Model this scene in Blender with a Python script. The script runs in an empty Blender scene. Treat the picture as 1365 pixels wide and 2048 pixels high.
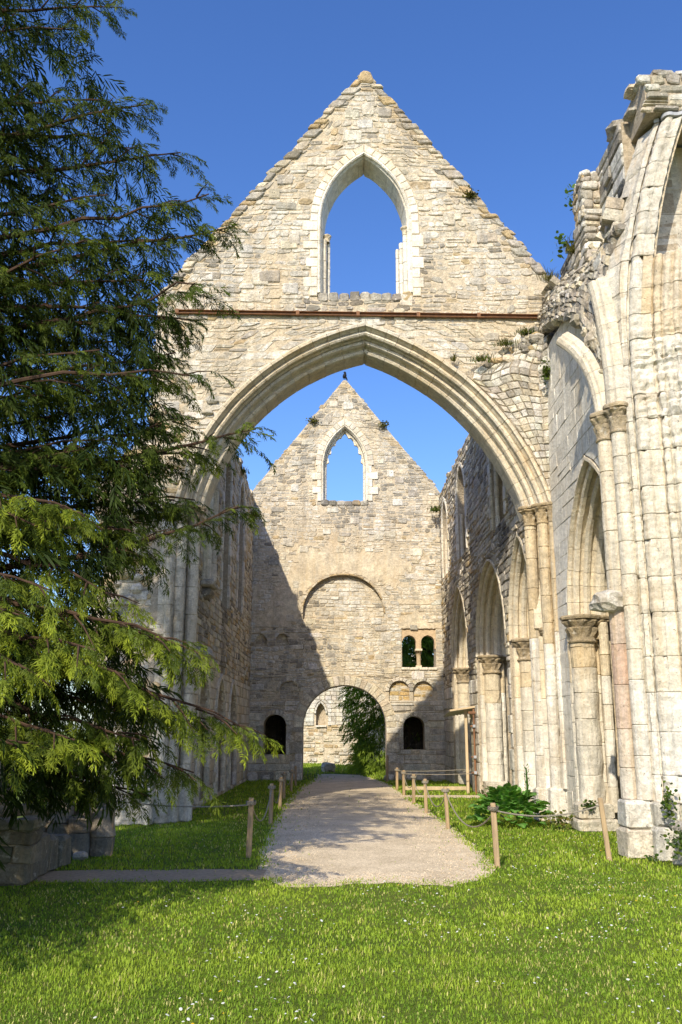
import bpy, math, random
import numpy as np
from mathutils import Vector, noise as mnoise

# ------------------------------------------------------------------ camera, sky, sun, exposure
scene = bpy.context.scene
COL = scene.collection
EYE = 1.65
PITCH = math.radians(13.39)
FPX = 1832.0            # focal length in pixels of the 2048 px high photograph
cam_d = bpy.data.cameras.new('camera')
cam_d.sensor_fit = 'VERTICAL'
cam_d.sensor_height = 36.0
cam_d.lens = 36.0 * FPX / 2048.0
cam_d.clip_start = 0.1
cam_d.clip_end = 3000
cam = bpy.data.objects.new('camera', cam_d)
COL.objects.link(cam)
cam.location = (0, 0, EYE)
cam.rotation_euler = (math.radians(90) + PITCH, 0, 0)
scene.camera = cam

SUN_D = Vector((0.42, 1.32, -1.0)).normalized()      # direction the light travels
world = bpy.data.worlds.new('World')
scene.world = world
world.use_nodes = True
wn = world.node_tree
wn.nodes.clear()
sky = wn.nodes.new('ShaderNodeTexSky')
sky.sky_type = 'NISHITA'
sky.sun_disc = False
sky.sun_elevation = math.asin(-SUN_D.z)
sky.sun_rotation = math.atan2(-SUN_D.x, -SUN_D.y)
sky.altitude = 0
sky.air_density = 1.0
sky.dust_density = 1.0
sky.ozone_density = 4.0
bg = wn.nodes.new('ShaderNodeBackground')
bg.inputs['Strength'].default_value = 0.15
wo = wn.nodes.new('ShaderNodeOutputWorld')
hs = wn.nodes.new('ShaderNodeHueSaturation')
hs.inputs['Hue'].default_value = 0.512
hs.inputs['Saturation'].default_value = 1.2
hs.inputs['Value'].default_value = 1.17
wn.links.new(sky.outputs[0], hs.inputs['Color'])
wn.links.new(hs.outputs[0], bg.inputs['Color'])
wn.links.new(bg.outputs[0], wo.inputs['Surface'])

sun_l = bpy.data.lights.new('sun', 'SUN')
sun_l.energy = 4.2
sun_l.angle = math.radians(0.53)
sun_l.color = (1.0, 0.905, 0.735)
sun_o = bpy.data.objects.new('sun', sun_l)
COL.objects.link(sun_o)
sun_o.rotation_euler = SUN_D.to_track_quat('-Z', 'Y').to_euler()
sun_o.location = (-20, -60, 50)

scene.view_settings.view_transform = 'Standard'
scene.view_settings.look = 'None'
scene.view_settings.gamma = 1.0
scene.view_settings.exposure = 0.38
scene.render.engine = 'CYCLES'
scene.cycles.use_denoising = True
scene.cycles.max_bounces = 8
scene.cycles.diffuse_bounces = 6

rng = random.Random(7)
nrng = np.random.default_rng(7)
U = rng.uniform
cP, sP = math.cos(PITCH), math.sin(PITCH)


def pixel(p):
    x, y, z = p[0], p[1], p[2] - EYE
    f = y * cP + z * sP
    if f < 0.2:
        return None
    return 682.5 + FPX * x / f, 1024 - FPX * (-y * sP + z * cP) / f, f


# ------------------------------------------------------------------ materials
def new_mat(name):
    m = bpy.data.materials.new(name)
    m.use_nodes = True
    nt = m.node_tree
    nt.nodes.clear()
    out = nt.nodes.new('ShaderNodeOutputMaterial')
    bs = nt.nodes.new('ShaderNodeBsdfPrincipled')
    nt.links.new(bs.outputs[0], out.inputs[0])
    bs.inputs['Roughness'].default_value = 0.9
    if 'Specular IOR Level' in bs.inputs:
        bs.inputs['Specular IOR Level'].default_value = 0.2
    return m, nt, bs, out


def N(nt, typ, **kw):
    n = nt.nodes.new(typ)
    for k, v in kw.items():
        if k.startswith('i_'):
            n.inputs[int(k[2:])].default_value = v
        else:
            setattr(n, k, v)
    return n


def noise_tex(nt, vec, scale, detail=5.0, rough=0.6, dist=0.0):
    n = nt.nodes.new('ShaderNodeTexNoise')
    n.inputs['Scale'].default_value = scale
    n.inputs['Detail'].default_value = detail
    n.inputs['Roughness'].default_value = rough
    n.inputs['Distortion'].default_value = dist
    nt.links.new(vec, n.inputs['Vector'])
    return n


def ramp(nt, fac, p0, c0, p1, c1):
    r = nt.nodes.new('ShaderNodeValToRGB')
    e = r.color_ramp.elements
    e[0].position, e[0].color = p0, (*c0, 1) if len(c0) == 3 else c0
    e[1].position, e[1].color = p1, (*c1, 1) if len(c1) == 3 else c1
    nt.links.new(fac, r.inputs[0])
    return r


def mix(nt, mode, fac, a, b):
    m = nt.nodes.new('ShaderNodeMix')
    m.data_type = 'RGBA'
    m.blend_type = mode
    for s, v in ((0, fac), (6, a), (7, b)):
        if isinstance(v, (int, float)):
            m.inputs[s].default_value = v
        elif isinstance(v, tuple):
            m.inputs[s].default_value = (*v, 1)
        else:
            nt.links.new(v, m.inputs[s])
    return m.outputs[2]


def g3(v):
    return (v, v, v)


def stone_material(name, mottle=0.5, lichen=0.35, streak=0.3, bump=0.5, ochre=0.25, scale=1.0, flat=None, pits=0.5, runs=0.0):
    """limestone: colour from the 'tint' attribute, weathering from world-space noise"""
    m, nt, bs, out = new_mat(name)
    geo = nt.nodes.new('ShaderNodeNewGeometry')
    pos = geo.outputs['Position']
    if flat:
        rgb = nt.nodes.new('ShaderNodeRGB')
        rgb.outputs[0].default_value = (*flat, 1)
        col = rgb.outputs[0]
    else:
        at = nt.nodes.new('ShaderNodeAttribute')
        at.attribute_name = 'tint'
        col = at.outputs['Color']
    n1 = noise_tex(nt, pos, 7 * scale, 8, 0.65)
    r1 = ramp(nt, n1.outputs['Fac'], 0.3, g3(1 - 0.55 * mottle), 0.62, g3(1.12))
    col = mix(nt, 'MULTIPLY', 1.0, col, r1.outputs[0])
    n6 = noise_tex(nt, pos, 34 * scale, 6, 0.7)
    r6 = ramp(nt, n6.outputs['Fac'], 0.32, g3(1 - 0.5 * mottle), 0.60, g3(1.08))
    col = mix(nt, 'MULTIPLY', 1.0, col, r6.outputs[0])
    n2 = noise_tex(nt, pos, 1.1, 6, 0.6, 0.4)
    r2 = ramp(nt, n2.outputs['Fac'], 0.50, g3(0), 0.72, g3(ochre))
    col = mix(nt, 'MIX', r2.outputs[0], col, (0.52, 0.36, 0.17))
    # grey weathering crust in patches, running down the wall
    mp = nt.nodes.new('ShaderNodeMapping')
    mp.inputs['Scale'].default_value = (2.1, 2.1, 0.42)
    nt.links.new(pos, mp.inputs[0])
    n3 = noise_tex(nt, mp.outputs[0], 1.3, 7, 0.7)
    r3 = ramp(nt, n3.outputs['Fac'], 0.47, g3(0), 0.74, g3(streak))
    col = mix(nt, 'MIX', r3.outputs[0], col, (0.17, 0.16, 0.145))
    n4 = noise_tex(nt, pos, 19 * scale, 5, 0.7, 0.6)
    r4 = ramp(nt, n4.outputs['Fac'], 0.58, g3(0), 0.72, g3(lichen))
    col = mix(nt, 'MIX', r4.outputs[0], col, (0.13, 0.12, 0.10))
    n5 = noise_tex(nt, pos, 11 * scale, 4, 0.6, 0.3)
    r5 = ramp(nt, n5.outputs['Fac'], 0.60, g3(0), 0.68, g3(lichen * 1.1))
    col = mix(nt, 'MIX', r5.outputs[0], col, (0.66, 0.62, 0.52))
    if runs:                         # rain runs: ochre and grey bands down the face
        mr = nt.nodes.new('ShaderNodeMapping')
        mr.inputs['Scale'].default_value = (7, 7, 0.22)
        nt.links.new(pos, mr.inputs[0])
        n8 = noise_tex(nt, mr.outputs[0], 1.0, 5, 0.65)
        r8 = ramp(nt, n8.outputs['Fac'], 0.50, g3(0), 0.70, g3(runs))
        col = mix(nt, 'MIX', r8.outputs[0], col, (0.50, 0.36, 0.19))
        mr2 = nt.nodes.new('ShaderNodeMapping')
        mr2.inputs['Scale'].default_value = (9, 9, 0.4)
        mr2.inputs['Location'].default_value = (3, 1, 7)
        nt.links.new(pos, mr2.inputs[0])
        n9 = noise_tex(nt, mr2.outputs[0], 1.0, 6, 0.7)
        r9 = ramp(nt, n9.outputs['Fac'], 0.56, g3(0), 0.74, g3(runs))
        col = mix(nt, 'MIX', r9.outputs[0], col, (0.24, 0.22, 0.19))
    if pits:
        n7 = noise_tex(nt, pos, 21 * scale, 3, 0.55, 0.8)
        r7 = ramp(nt, n7.outputs['Fac'], 0.66, g3(0), 0.72, g3(pits))
        col = mix(nt, 'MIX', r7.outputs[0], col, (0.09, 0.075, 0.055))
    nt.links.new(col, bs.inputs['Base Color'])
    nb = noise_tex(nt, pos, 26 * scale, 8, 0.75)
    vb = nt.nodes.new('ShaderNodeTexVoronoi')
    vb.inputs['Scale'].default_value = 13 * scale
    nt.links.new(pos, vb.inputs['Vector'])
    add = N(nt, 'ShaderNodeMath', operation='ADD')
    ml = N(nt, 'ShaderNodeMath', operation='MULTIPLY')
    ml.inputs[1].default_value = 0.5
    nt.links.new(vb.outputs['Distance'], ml.inputs[0])
    nt.links.new(nb.outputs['Fac'], add.inputs[0])
    nt.links.new(ml.outputs[0], add.inputs[1])
    b = nt.nodes.new('ShaderNodeBump')
    b.inputs['Strength'].default_value = bump
    b.inputs['Distance'].default_value = 0.03
    nt.links.new(add.outputs[0], b.inputs['Height'])
    nt.links.new(b.outputs[0], bs.inputs['Normal'])
    return m


M_RUB = stone_material('rubble_limestone', 0.7, 0.55, 0.62, 1.0, 0.17, pits=.8, runs=.28)
M_ASH = stone_material('dressed_limestone', 0.42, 0.22, 0.25, 0.55, 0.25, pits=.55, runs=.42)
M_PIER = stone_material('weathered_ashlar', 0.5, 0.32, 0.48, 0.7, 0.35, pits=.8, runs=.6)
M_DARK = stone_material('lichened_limestone', 0.7, 0.75, 0.85, 0.9, 0.12)
M_SHADE = stone_material('shaded_limestone', 0.65, 0.35, 0.5, 0.8, 0.12, runs=.3)  # shaded copy of the limestone, less ochre in the colour
M_MORT = stone_material('lime_mortar', 0.55, 0.25, 0.42, 0.9, 0.3, 1.2, flat=(0.64, 0.54, 0.39), runs=.18)
M_MORTG = stone_material('grey_mortar', 0.6, 0.3, 0.45, 0.9, 0.15, 1.2, flat=(0.50, 0.42, 0.31), runs=.2)
M_PLAST = stone_material('old_plaster', 0.5, 0.3, 0.5, 0.7, 0.4, 0.8, runs=.3)


def simple_mat(name, c, rough=0.8, var=0.35, scale=8.0, bump=0.2, metal=0.0, c2=None, stretch=(1, 1, 1)):
    m, nt, bs, out = new_mat(name)
    geo = nt.nodes.new('ShaderNodeNewGeometry')
    mp = nt.nodes.new('ShaderNodeMapping')
    mp.inputs['Scale'].default_value = stretch
    nt.links.new(geo.outputs['Position'], mp.inputs[0])
    n = noise_tex(nt, mp.outputs[0], scale, 6, 0.65)
    c2 = c2 or tuple(x * (1 - var) for x in c)
    r = ramp(nt, n.outputs['Fac'], 0.35, c2, 0.65, c)
    nt.links.new(r.outputs[0], bs.inputs['Base Color'])
    bs.inputs['Roughness'].default_value = rough
    bs.inputs['Metallic'].default_value = metal
    b = nt.nodes.new('ShaderNodeBump')
    b.inputs['Strength'].default_value = bump
    b.inputs['Distance'].default_value = 0.01
    nt.links.new(n.outputs['Fac'], b.inputs['Height'])
    nt.links.new(b.outputs[0], bs.inputs['Normal'])
    return m


def leaf_mat(name, transl=0.35, rough=0.55, boost=1.0):
    m, nt, bs, out = new_mat(name)
    at = nt.nodes.new('ShaderNodeAttribute')
    at.attribute_name = 'tint'
    nt.links.new(at.outputs['Color'], bs.inputs['Base Color'])
    bs.inputs['Roughness'].default_value = rough
    bs.inputs['Specular IOR Level'].default_value = 0.15
    tr = nt.nodes.new('ShaderNodeBsdfTranslucent')
    tc = mix(nt, 'MULTIPLY', 1.0, at.outputs['Color'], (1.6 * boost, 1.5 * boost, 0.5 * boost))
    nt.links.new(tc, tr.inputs['Color'])
    ms = nt.nodes.new('ShaderNodeMixShader')
    ms.inputs[0].default_value = transl
    nt.links.new(bs.outputs[0], ms.inputs[1])
    nt.links.new(tr.outputs[0], ms.inputs[2])
    nt.links.new(ms.outputs[0], out.inputs[0])
    return m


M_LEAF = leaf_mat('yew_needles', 0.28)
M_GRASS = leaf_mat('grass_blades', 0.35, 0.6)
M_BROAD = leaf_mat('broad_leaves', 0.25, 0.35)
M_BARK = simple_mat('yew_bark', (0.085, 0.05, 0.032), 0.9, 0.5, 9, 0.6, stretch=(1, 1, 0.25))
M_WOOD = simple_mat('weathered_post_wood', (0.48, 0.345, 0.19), 0.85, 0.35, 26, 0.6, c2=(0.27, 0.195, 0.12), stretch=(1, 1, 0.08))
M_PALEWOOD = simple_mat('pale_sawn_timber', (0.62, 0.48, 0.30), 0.8, 0.2, 12, 0.2, stretch=(1, 1, 0.1))
M_ROPE = simple_mat('hemp_rope', (0.33, 0.29, 0.22), 0.9, 0.35, 60, 0.5)
M_RUST = simple_mat('rusted_iron', (0.31, 0.15, 0.07), 0.9, 0.4, 14, 0.5, c2=(0.15, 0.085, 0.055), stretch=(1, 1, 0.3))
M_LEAD = simple_mat('lead_flashing', (0.42, 0.43, 0.45), 0.55, 0.2, 9, 0.2)
M_SHEET = simple_mat('corrugated_sheet', (0.52, 0.49, 0.42), 0.6, 0.3, 5, 0.1)
M_CROW = simple_mat('crow_feathers', (0.012, 0.012, 0.014), 0.5, 0.3, 30, 0.1)
M_PAPER = simple_mat('white_paper', (0.8, 0.8, 0.78), 0.8, 0.08, 20, 0.3)
M_PEB = stone_material('gravel_pebbles', 0.3, 0.1, 0.0, 0.2, 0.1)


# ------------------------------------------------------------------ object helpers
WL = {}          # world location of each empty / mesh object (nothing is rotated)


def empty(name, loc, parent=None):
    o = bpy.data.objects.new(name, None)
    COL.objects.link(o)
    o.empty_display_size = 0.3
    base = WL[parent.name] if parent else Vector((0, 0, 0))
    o.location = Vector(loc) - base
    if parent:
        o.parent = parent
    WL[o.name] = Vector(loc)
    return o


def tag(o, label, cat, group=None):
    o['label'] = label
    o['kind'] = 'thing'
    o['category'] = cat
    if group:
        o['group'] = group
    return o


def thing(name, label, cat, loc, group=None):
    return tag(empty(name, loc), label, cat, group)


def mobj(name, V, F, mat, parent=None, col=None, kind=None, smooth=False):
    """one mesh object from world-space vertices; col is an rgb for all or a list per vertex"""
    V = np.asarray(V, dtype=np.float64).reshape(-1, 3)
    c = (V.min(0) + V.max(0)) / 2
    c[2] = V[:, 2].min()
    me = bpy.data.meshes.new(name)
    me.from_pydata((V - c).tolist(), [], F)
    if col is not None:
        at = me.color_attributes.new('tint', 'FLOAT_COLOR', 'POINT')
        ca = np.ones((len(V), 4), dtype=np.float32)
        ca[:, :3] = np.asarray(col, dtype=np.float32)
        at.data.foreach_set('color', ca.ravel())
    if smooth:
        me.polygons.foreach_set('use_smooth', [True] * len(me.polygons))
    me.materials.append(mat)
    me.update()
    o = bpy.data.objects.new(name, me)
    COL.objects.link(o)
    base = WL[parent.name] if parent else Vector((0, 0, 0))
    o.location = Vector(c) - base
    if parent:
        o.parent = parent
    WL[o.name] = Vector(c)
    if kind:
        o['kind'] = kind
    return o


def fast_mesh(name, V, T, mat, col, parent=None, kind=None, smooth=False):
    """big triangle mesh from numpy arrays"""
    me = bpy.data.meshes.new(name)
    n, t = len(V), len(T)
    me.vertices.add(n)
    me.vertices.foreach_set('co', V.astype(np.float32).ravel())
    me.loops.add(t * 3)
    me.loops.foreach_set('vertex_index', T.astype(np.int32).ravel())
    me.polygons.add(t)
    me.polygons.foreach_set('loop_start', np.arange(0, t * 3, 3, dtype=np.int32))
    me.polygons.foreach_set('loop_total', np.full(t, 3, dtype=np.int32))
    if smooth:
        me.polygons.foreach_set('use_smooth', np.ones(t, dtype=bool))
    at = me.color_attributes.new('tint', 'FLOAT_COLOR', 'POINT')
    ca = np.ones((n, 4), dtype=np.float32)
    ca[:, :3] = col
    at.data.foreach_set('color', ca.ravel())
    me.materials.append(mat)
    me.update(calc_edges=True)
    o = bpy.data.objects.new(name, me)
    COL.objects.link(o)
    if parent:
        o.parent = parent
        o.location = -WL[parent.name]
    if kind:
        o['kind'] = kind
    WL[o.name] = Vector((0, 0, 0))
    return o


class Bag:
    """collects stones of one thing; the ones that show largest become objects of their own"""

    def __init__(self, parent, mat, name='stone', limit=290, rest='rubble_infill'):
        self.parent, self.mat, self.name, self.limit, self.rest = parent, mat, name, limit, rest
        self.items = []

    def add(self, V, F, col, mat=None, name=None):
        V = np.asarray(V, dtype=np.float64)
        c = V.mean(0)
        p = pixel(c)
        s = 0.0
        if p and -20 < p[0] < 1385 and -20 < p[1] < 2068:
            ext = V.max(0) - V.min(0)
            s = float(np.sort(ext)[1]) / p[2]
        self.items.append((s, len(self.items), V, F, col, mat or self.mat, name or self.name))

    def finish(self):
        it = sorted(self.items, key=lambda a: (-a[0], a[1]))
        for s, i, V, F, col, mat, name in it[:self.limit]:
            mobj(name, V, F, mat, self.parent, col)
        rest = {}
        for s, i, V, F, col, mat, name in it[self.limit:]:
            rest.setdefault(mat.name, []).append((V, F, col, mat))
        for k, lst in rest.items():
            VV, FF, CC, n = [], [], [], 0
            for V, F, col, mat in lst:
                VV.append(V)
                FF += [tuple(j + n for j in f) for f in F]
                cc = np.empty((len(V), 3))
                cc[:] = col
                CC.append(cc)
                n += len(V)
            mobj(self.rest, np.concatenate(VV), FF, lst[0][3], self.parent, np.concatenate(CC), kind='stuff')


class Frame:
    """wall plane: u along the wall, z up, n out of the wall towards the viewer"""

    def __init__(self, kind, base, slope=0.0, u0=0.0):
        self.kind, self.base, self.slope, self.u0 = kind, base, slope, u0

    def __call__(self, u, z, n=0.0):
        if self.kind == 'Y':                       # faces the camera, u = x
            return (u, self.base - n, z)
        if self.kind == 'R':                       # right-hand wall, faces -x, u = y
            return (self.base + self.slope * (u - self.u0) - n, u, z)
        return (self.base + self.slope * (u - self.u0) + n, u, z)   # left-hand wall, faces +x


# ------------------------------------------------------------------ openings and regions
class Opening:
    """pointed, round or flat-topped opening: half width a, centre c, bottom zb, springing zs, top zt"""

    def __init__(self, c, a, zb, zs, zt, depth=None):
        self.c, self.a, self.zb, self.zs, self.zt, self.depth = c, a, zb, zs, zt, depth
        h = max(zt - zs, 1e-4)
        self.e = (h * h - a * a) / (2 * a)
        self.R = a + self.e

    def half(self, z, off=0.0):
        if z <= self.zs:
            return self.a + off
        d = (self.R + off) ** 2 - (z - self.zs) ** 2
        return max(-self.e + math.sqrt(max(d, 0.0)), 0.0)

    def top(self, off=0.0):
        return self.zs + math.sqrt(max((self.R + off) ** 2 - self.e ** 2, 0.0))

    def arc(self, side, t, off=0.0):
        """side -1/+1, t 0..1 from springing to apex -> (u, z, outward normal)"""
        ang = t * math.acos(max(-1, min(1, self.e / self.R)))
        ca, sa = math.cos(ang), math.sin(ang)
        return (self.c + side * (-self.e + (self.R + off) * ca), self.zs + (self.R + off) * sa, (side * ca, sa))


class Region:
    def __init__(self, zmin, zmax, L, R, cuts=(), crit=()):
        self.zmin, self.zmax = zmin, zmax
        self.L = L if callable(L) else (lambda z, v=L: v)
        self.R = R if callable(R) else (lambda z, v=R: v)
        self.cuts = list(cuts)          # (zb, zt, l(z), r(z))
        self.crit = list(crit)

    def cut(self, op, off=0.0, zb=None):
        self.cuts.append((op.zb if zb is None else zb, op.top(off),
                          lambda z: op.c - op.half(z, off), lambda z: op.c + op.half(z, off)))

    def rows(self, hmin, hmax):
        cr = sorted({self.zmin, self.zmax, *self.crit, *[c[0] for c in self.cuts], *[c[1] for c in self.cuts]})
        cr = [c for c in cr if self.zmin <= c <= self.zmax]
        out = []
        for a, b in zip(cr, cr[1:]):
            if b - a < 1e-4:
                continue
            hs = []
            while sum(hs) < (b - a):
                hs.append(U(hmin, hmax))
            k = (b - a) / sum(hs)
            z = a
            for h in hs:
                out.append((z, z + h * k))
                z += h * k
        return out

    def spans(self, z0, z1):
        zm = (z0 + z1) / 2
        e = 1e-3
        cs = sorted([c for c in self.cuts if c[0] <= zm <= c[1]], key=lambda c: c[2](zm))
        cur = self.L
        res = []
        for zb, zt, l, r in cs:
            res.append((cur, l))
            cur = r
        res.append((cur, self.R))
        out = []
        for a, b in res:
            q = (a(z0 + e), a(z1 - e), b(z0 + e), b(z1 - e))
            if b(zm) - a(zm) > 0.03:
                out.append(q)
        return out


def core(name, fr, reg, thick, mat, parent, dz=0.12, n0=0.0):
    V, F = [], []
    for z0, z1 in reg.rows(dz * 0.95, dz * 1.05):
        for l0, l1, r0, r1 in reg.spans(z0, z1):
            l1, r1 = min(l1, r1), max(l1, r1)
            l0, r0 = min(l0, r0), max(l0, r0)
            i = len(V)
            for n in (n0, n0 - thick):
                V += [fr(l0, z0, n), fr(r0, z0, n), fr(r1, z1, n), fr(l1, z1, n)]
            F += [(i, i + 1, i + 2, i + 3), (i + 7, i + 6, i + 5, i + 4), (i, i + 3, i + 7, i + 4), (i + 1, i + 5, i + 6, i + 2),
                  (i + 3, i + 2, i + 6, i + 7), (i, i + 4, i + 5, i + 1)]
    return mobj(name, V, F, mat, parent)


def stone_geo(fr, q, d, gap=0.008, bev=0.014, rough=0.0, cutc=0.0, back=-0.03, tilt=0.012):
    """q: corner points (u,z) bl, br, tr, tl"""
    q = [list(p) for p in q]
    cu = sum(p[0] for p in q) / 4
    cz = sum(p[1] for p in q) / 4
    w = max(q[1][0] - q[0][0], q[2][0] - q[3][0])
    h = max(q[3][1] - q[0][1], q[2][1] - q[1][1])
    s = min(w, h)
    pts = []
    if cutc > 0:
        for k in range(4):
            a, b = q[k], q[(k + 1) % 4]
            t = min(cutc * s / max(math.hypot(b[0] - a[0], b[1] - a[1]), 1e-4), 0.4)
            for f in (t * U(0.5, 1.5), 1 - t * U(0.5, 1.5)):
                pts.append([a[0] + (b[0] - a[0]) * f, a[1] + (b[1] - a[1]) * f])
    else:
        pts = q
    out = []
    for p in pts:
        du, dz = p[0] - cu, p[1] - cz
        gu = max(0.3, 1 - 2 * gap / max(w, 0.02))
        gz = max(0.3, 1 - 2 * gap / max(h, 0.02))
        j = rough * s
        out.append((cu + du * gu + U(-j, j), cz + dz * gz + U(-j, j)))
    n = len(out)
    iu = max(0.35, 1 - 2 * bev / max(w, 0.03))
    iz = max(0.35, 1 - 2 * bev / max(h, 0.03))
    tu, tz = U(-tilt, tilt) / max(w, .1), U(-tilt, tilt) / max(h, .1)
    V = [fr(p[0], p[1], back) for p in out]
    V += [fr(p[0], p[1], d - bev * 0.8 + (p[0] - cu) * tu + (p[1] - cz) * tz) for p in out]
    V += [fr(cu + (p[0] - cu) * iu, cz + (p[1] - cz) * iz, d + (p[0] - cu) * tu + (p[1] - cz) * tz + U(-rough, rough) * 0.05) for p in out]
    F = []
    for k in range(n):
        k2 = (k + 1) % n
        F.append((k, k2, n + k2, n + k))
        F.append((n + k, n + k2, 2 * n + k2, 2 * n + k))
    F.append(tuple(range(2 * n, 3 * n)))
    return V, F


def lay(bag, fr, reg, hmin, hmax, wmin, wmax, tint, d0=0.004, d1=0.035, gap=0.008, bev=0.014, rough=0.06, cutc=0.16,
        wob=0.02, n0=0.0, edge=0.0, split=0.12, skip=None, mat=None, lonely=0.0, name=None):
    ph = [U(0, 6.28) for _ in range(8)]

    def wv(u, z):
        return wob * (math.sin(u * 1.7 + ph[0] + z * 2.1) + 0.6 * math.sin(u * 4.1 + ph[1] + z * 5.0))
    for z0, z1 in reg.rows(hmin, hmax):
        for l0, l1, r0, r1 in reg.spans(z0, z1):
            if edge:
                a, b = U(-0.3, 1) * edge, U(-0.3, 1) * edge
                if reg.L(z0) == l0 or abs(l0 - reg.L(z0 + 1e-3)) < 1e-6:
                    l0 -= a
                    l1 -= a
                if abs(r0 - reg.R(z0 + 1e-3)) < 1e-6:
                    r0 += b
                    r1 += b
            W = ((r0 - l0) + (r1 - l1)) / 2
            if W < 0.04:
                continue
            ws = []
            while sum(ws) < W:
                ws.append(U(wmin, wmax) * (U(0.6, 1.5) if rough > 0.03 else 1))
            if len(ws) > 1 and U(0, 1) < 0.6:
                ws.pop()
            k = 1.0 / sum(ws)
            f = 0.0
            for i, w in enumerate(ws):
                fa, fb = f, f + w * k
                f = fb
                ja = U(-0.02, 0.02) / max(W, .3) if i else 0
                jb = U(-0.02, 0.02) / max(W, .3) if i < len(ws) - 1 else 0
                bl = (l0 + (r0 - l0) * (fa + ja * .5), z0)
                br = (l0 + (r0 - l0) * (fb + jb * .5), z0)
                tr = (l1 + (r1 - l1) * (fb - jb * .5), z1)
                tl = (l1 + (r1 - l1) * (fa - ja * .5), z1)
                cu, cz = (bl[0] + br[0] + tr[0] + tl[0]) / 4, (z0 + z1) / 2
                if skip and skip(cu, cz):
                    continue
                if lonely and U(0, 1) < lonely:
                    continue
                q = [(p[0], p[1] + wv(*p)) for p in (bl, br, tr, tl)]
                parts = [q]
                if split and U(0, 1) < split and (z1 - z0) > 0.11:
                    t = U(0.4, 0.6)
                    ml = (q[0][0] + (q[3][0] - q[0][0]) * t, q[0][1] + (q[3][1] - q[0][1]) * t)
                    mr = (q[1][0] + (q[2][0] - q[1][0]) * t, q[1][1] + (q[2][1] - q[1][1]) * t)
                    parts = [[q[0], q[1], mr, ml], [ml, mr, q[2], q[3]]]
                for p in parts:
                    V, F = stone_geo(lambda a, b, n: fr(a, b, n + n0), p, U(d0, d1), gap, bev, rough, cutc)
                    bag.add(V, F, tint(cu, cz), mat, name)


def ring(bag, fr, op, w, cnt, d, tint, off=0.0, n0=0.0, gap=0.006, wj=0.0, mat=None, t0=0.0, t1=1.0, sides=(-1, 1), back=-0.05, name='voussoir'):
    """voussoirs round the head of an opening"""
    for s in sides:
        for k in range(cnt):
            ta, tb = t0 + (t1 - t0) * k / cnt, t0 + (t1 - t0) * (k + 1) / cnt
            ww = w * (1 + U(-wj, wj))
            a = op.arc(s, ta, off)
            b = op.arc(s, tb, off)
            a2 = (a[0] + a[2][0] * ww, a[1] + a[2][1] * ww)
            b2 = (b[0] + b[2][0] * ww, b[1] + b[2][1] * ww)
            if t1 == 1.0 and k == cnt - 1:
                b2 = (op.c, op.top(off + ww))
            q = [a[:2], a2, b2, b[:2]] if s > 0 else [a2, a[:2], b[:2], b2]
            V, F = stone_geo2(lambda u, z, n: fr(u, z, n + n0), q, d + U(-.004, .006), gap, 0.012, back)
            bag.add(V, F, tint(*a[:2]), mat, name)


def stone_geo2(fr, q, d, gap, bev, back):
    """free quad, shrunk about its centre by gap"""
    cu = sum(p[0] for p in q) / 4
    cz = sum(p[1] for p in q) / 4

    def shrink(p, g):
        L = math.hypot(p[0] - cu, p[1] - cz)
        k = max(0.3, 1 - g * 1.4 / max(L, 0.02))
        return cu + (p[0] - cu) * k, cz + (p[1] - cz) * k
    o = [shrink(p, gap) for p in q]
    i = [shrink(p, gap + bev) for p in q]
    V = [fr(p[0], p[1], back) for p in o] + [fr(p[0], p[1], d - bev * .8) for p in o] + [fr(p[0], p[1], d) for p in i]
    F = [(8, 9, 10, 11)]
    for k in range(4):
        k2 = (k + 1) % 4
        F += [(k, k2, 4 + k2, 4 + k), (4 + k, 4 + k2, 8 + k2, 8 + k)]
    return V, F


def quoins(bag, fr, u, side, z0, z1, tint, w0=0.2, w1=0.42, hmin=0.24, hmax=0.36, d=0.045, back=-0.05, mat=None):
    """long-and-short jamb blocks beside an opening edge u, running away from it on `side`"""
    z, k = z0, 0
    while z < z1 - 0.05:
        h = min(U(hmin, hmax), z1 - z)
        if z1 - z - h < 0.1:
            h = z1 - z
        w = (w1 if k % 2 else w0) * U(0.85, 1.15)
        a, b = (u, u + w) if side > 0 else (u - w, u)
        V, F = stone_geo(fr, [(a, z), (b, z), (b, z + h), (a, z + h)], d + U(-.006, .006), 0.006, 0.012, 0.015, 0, back)
        bag.add(V, F, tint(u, z), mat, 'quoin')
        z += h
        k += 1


def arc3(p0, p1, p2, n):
    (ax, ay), (bx, by), (cx, cy) = p0, p1, p2
    d = 2 * (ax * (by - cy) + bx * (cy - ay) + cx * (ay - by))
    ux = ((ax * ax + ay * ay) * (by - cy) + (bx * bx + by * by) * (cy - ay) + (cx * cx + cy * cy) * (ay - by)) / d
    uy = ((ax * ax + ay * ay) * (cx - bx) + (bx * bx + by * by) * (ax - cx) + (cx * cx + cy * cy) * (bx - ax)) / d
    a0, a2 = math.atan2(ay - uy, ax - ux), math.atan2(cy - uy, cx - ux)
    R = math.hypot(ax - ux, ay - uy)
    da = (a2 - a0 + math.pi) % (2 * math.pi) - math.pi
    return [(ux + R * math.cos(a0 + da * i / n), uy + R * math.sin(a0 + da * i / n)) for i in range(n + 1)]


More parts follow.
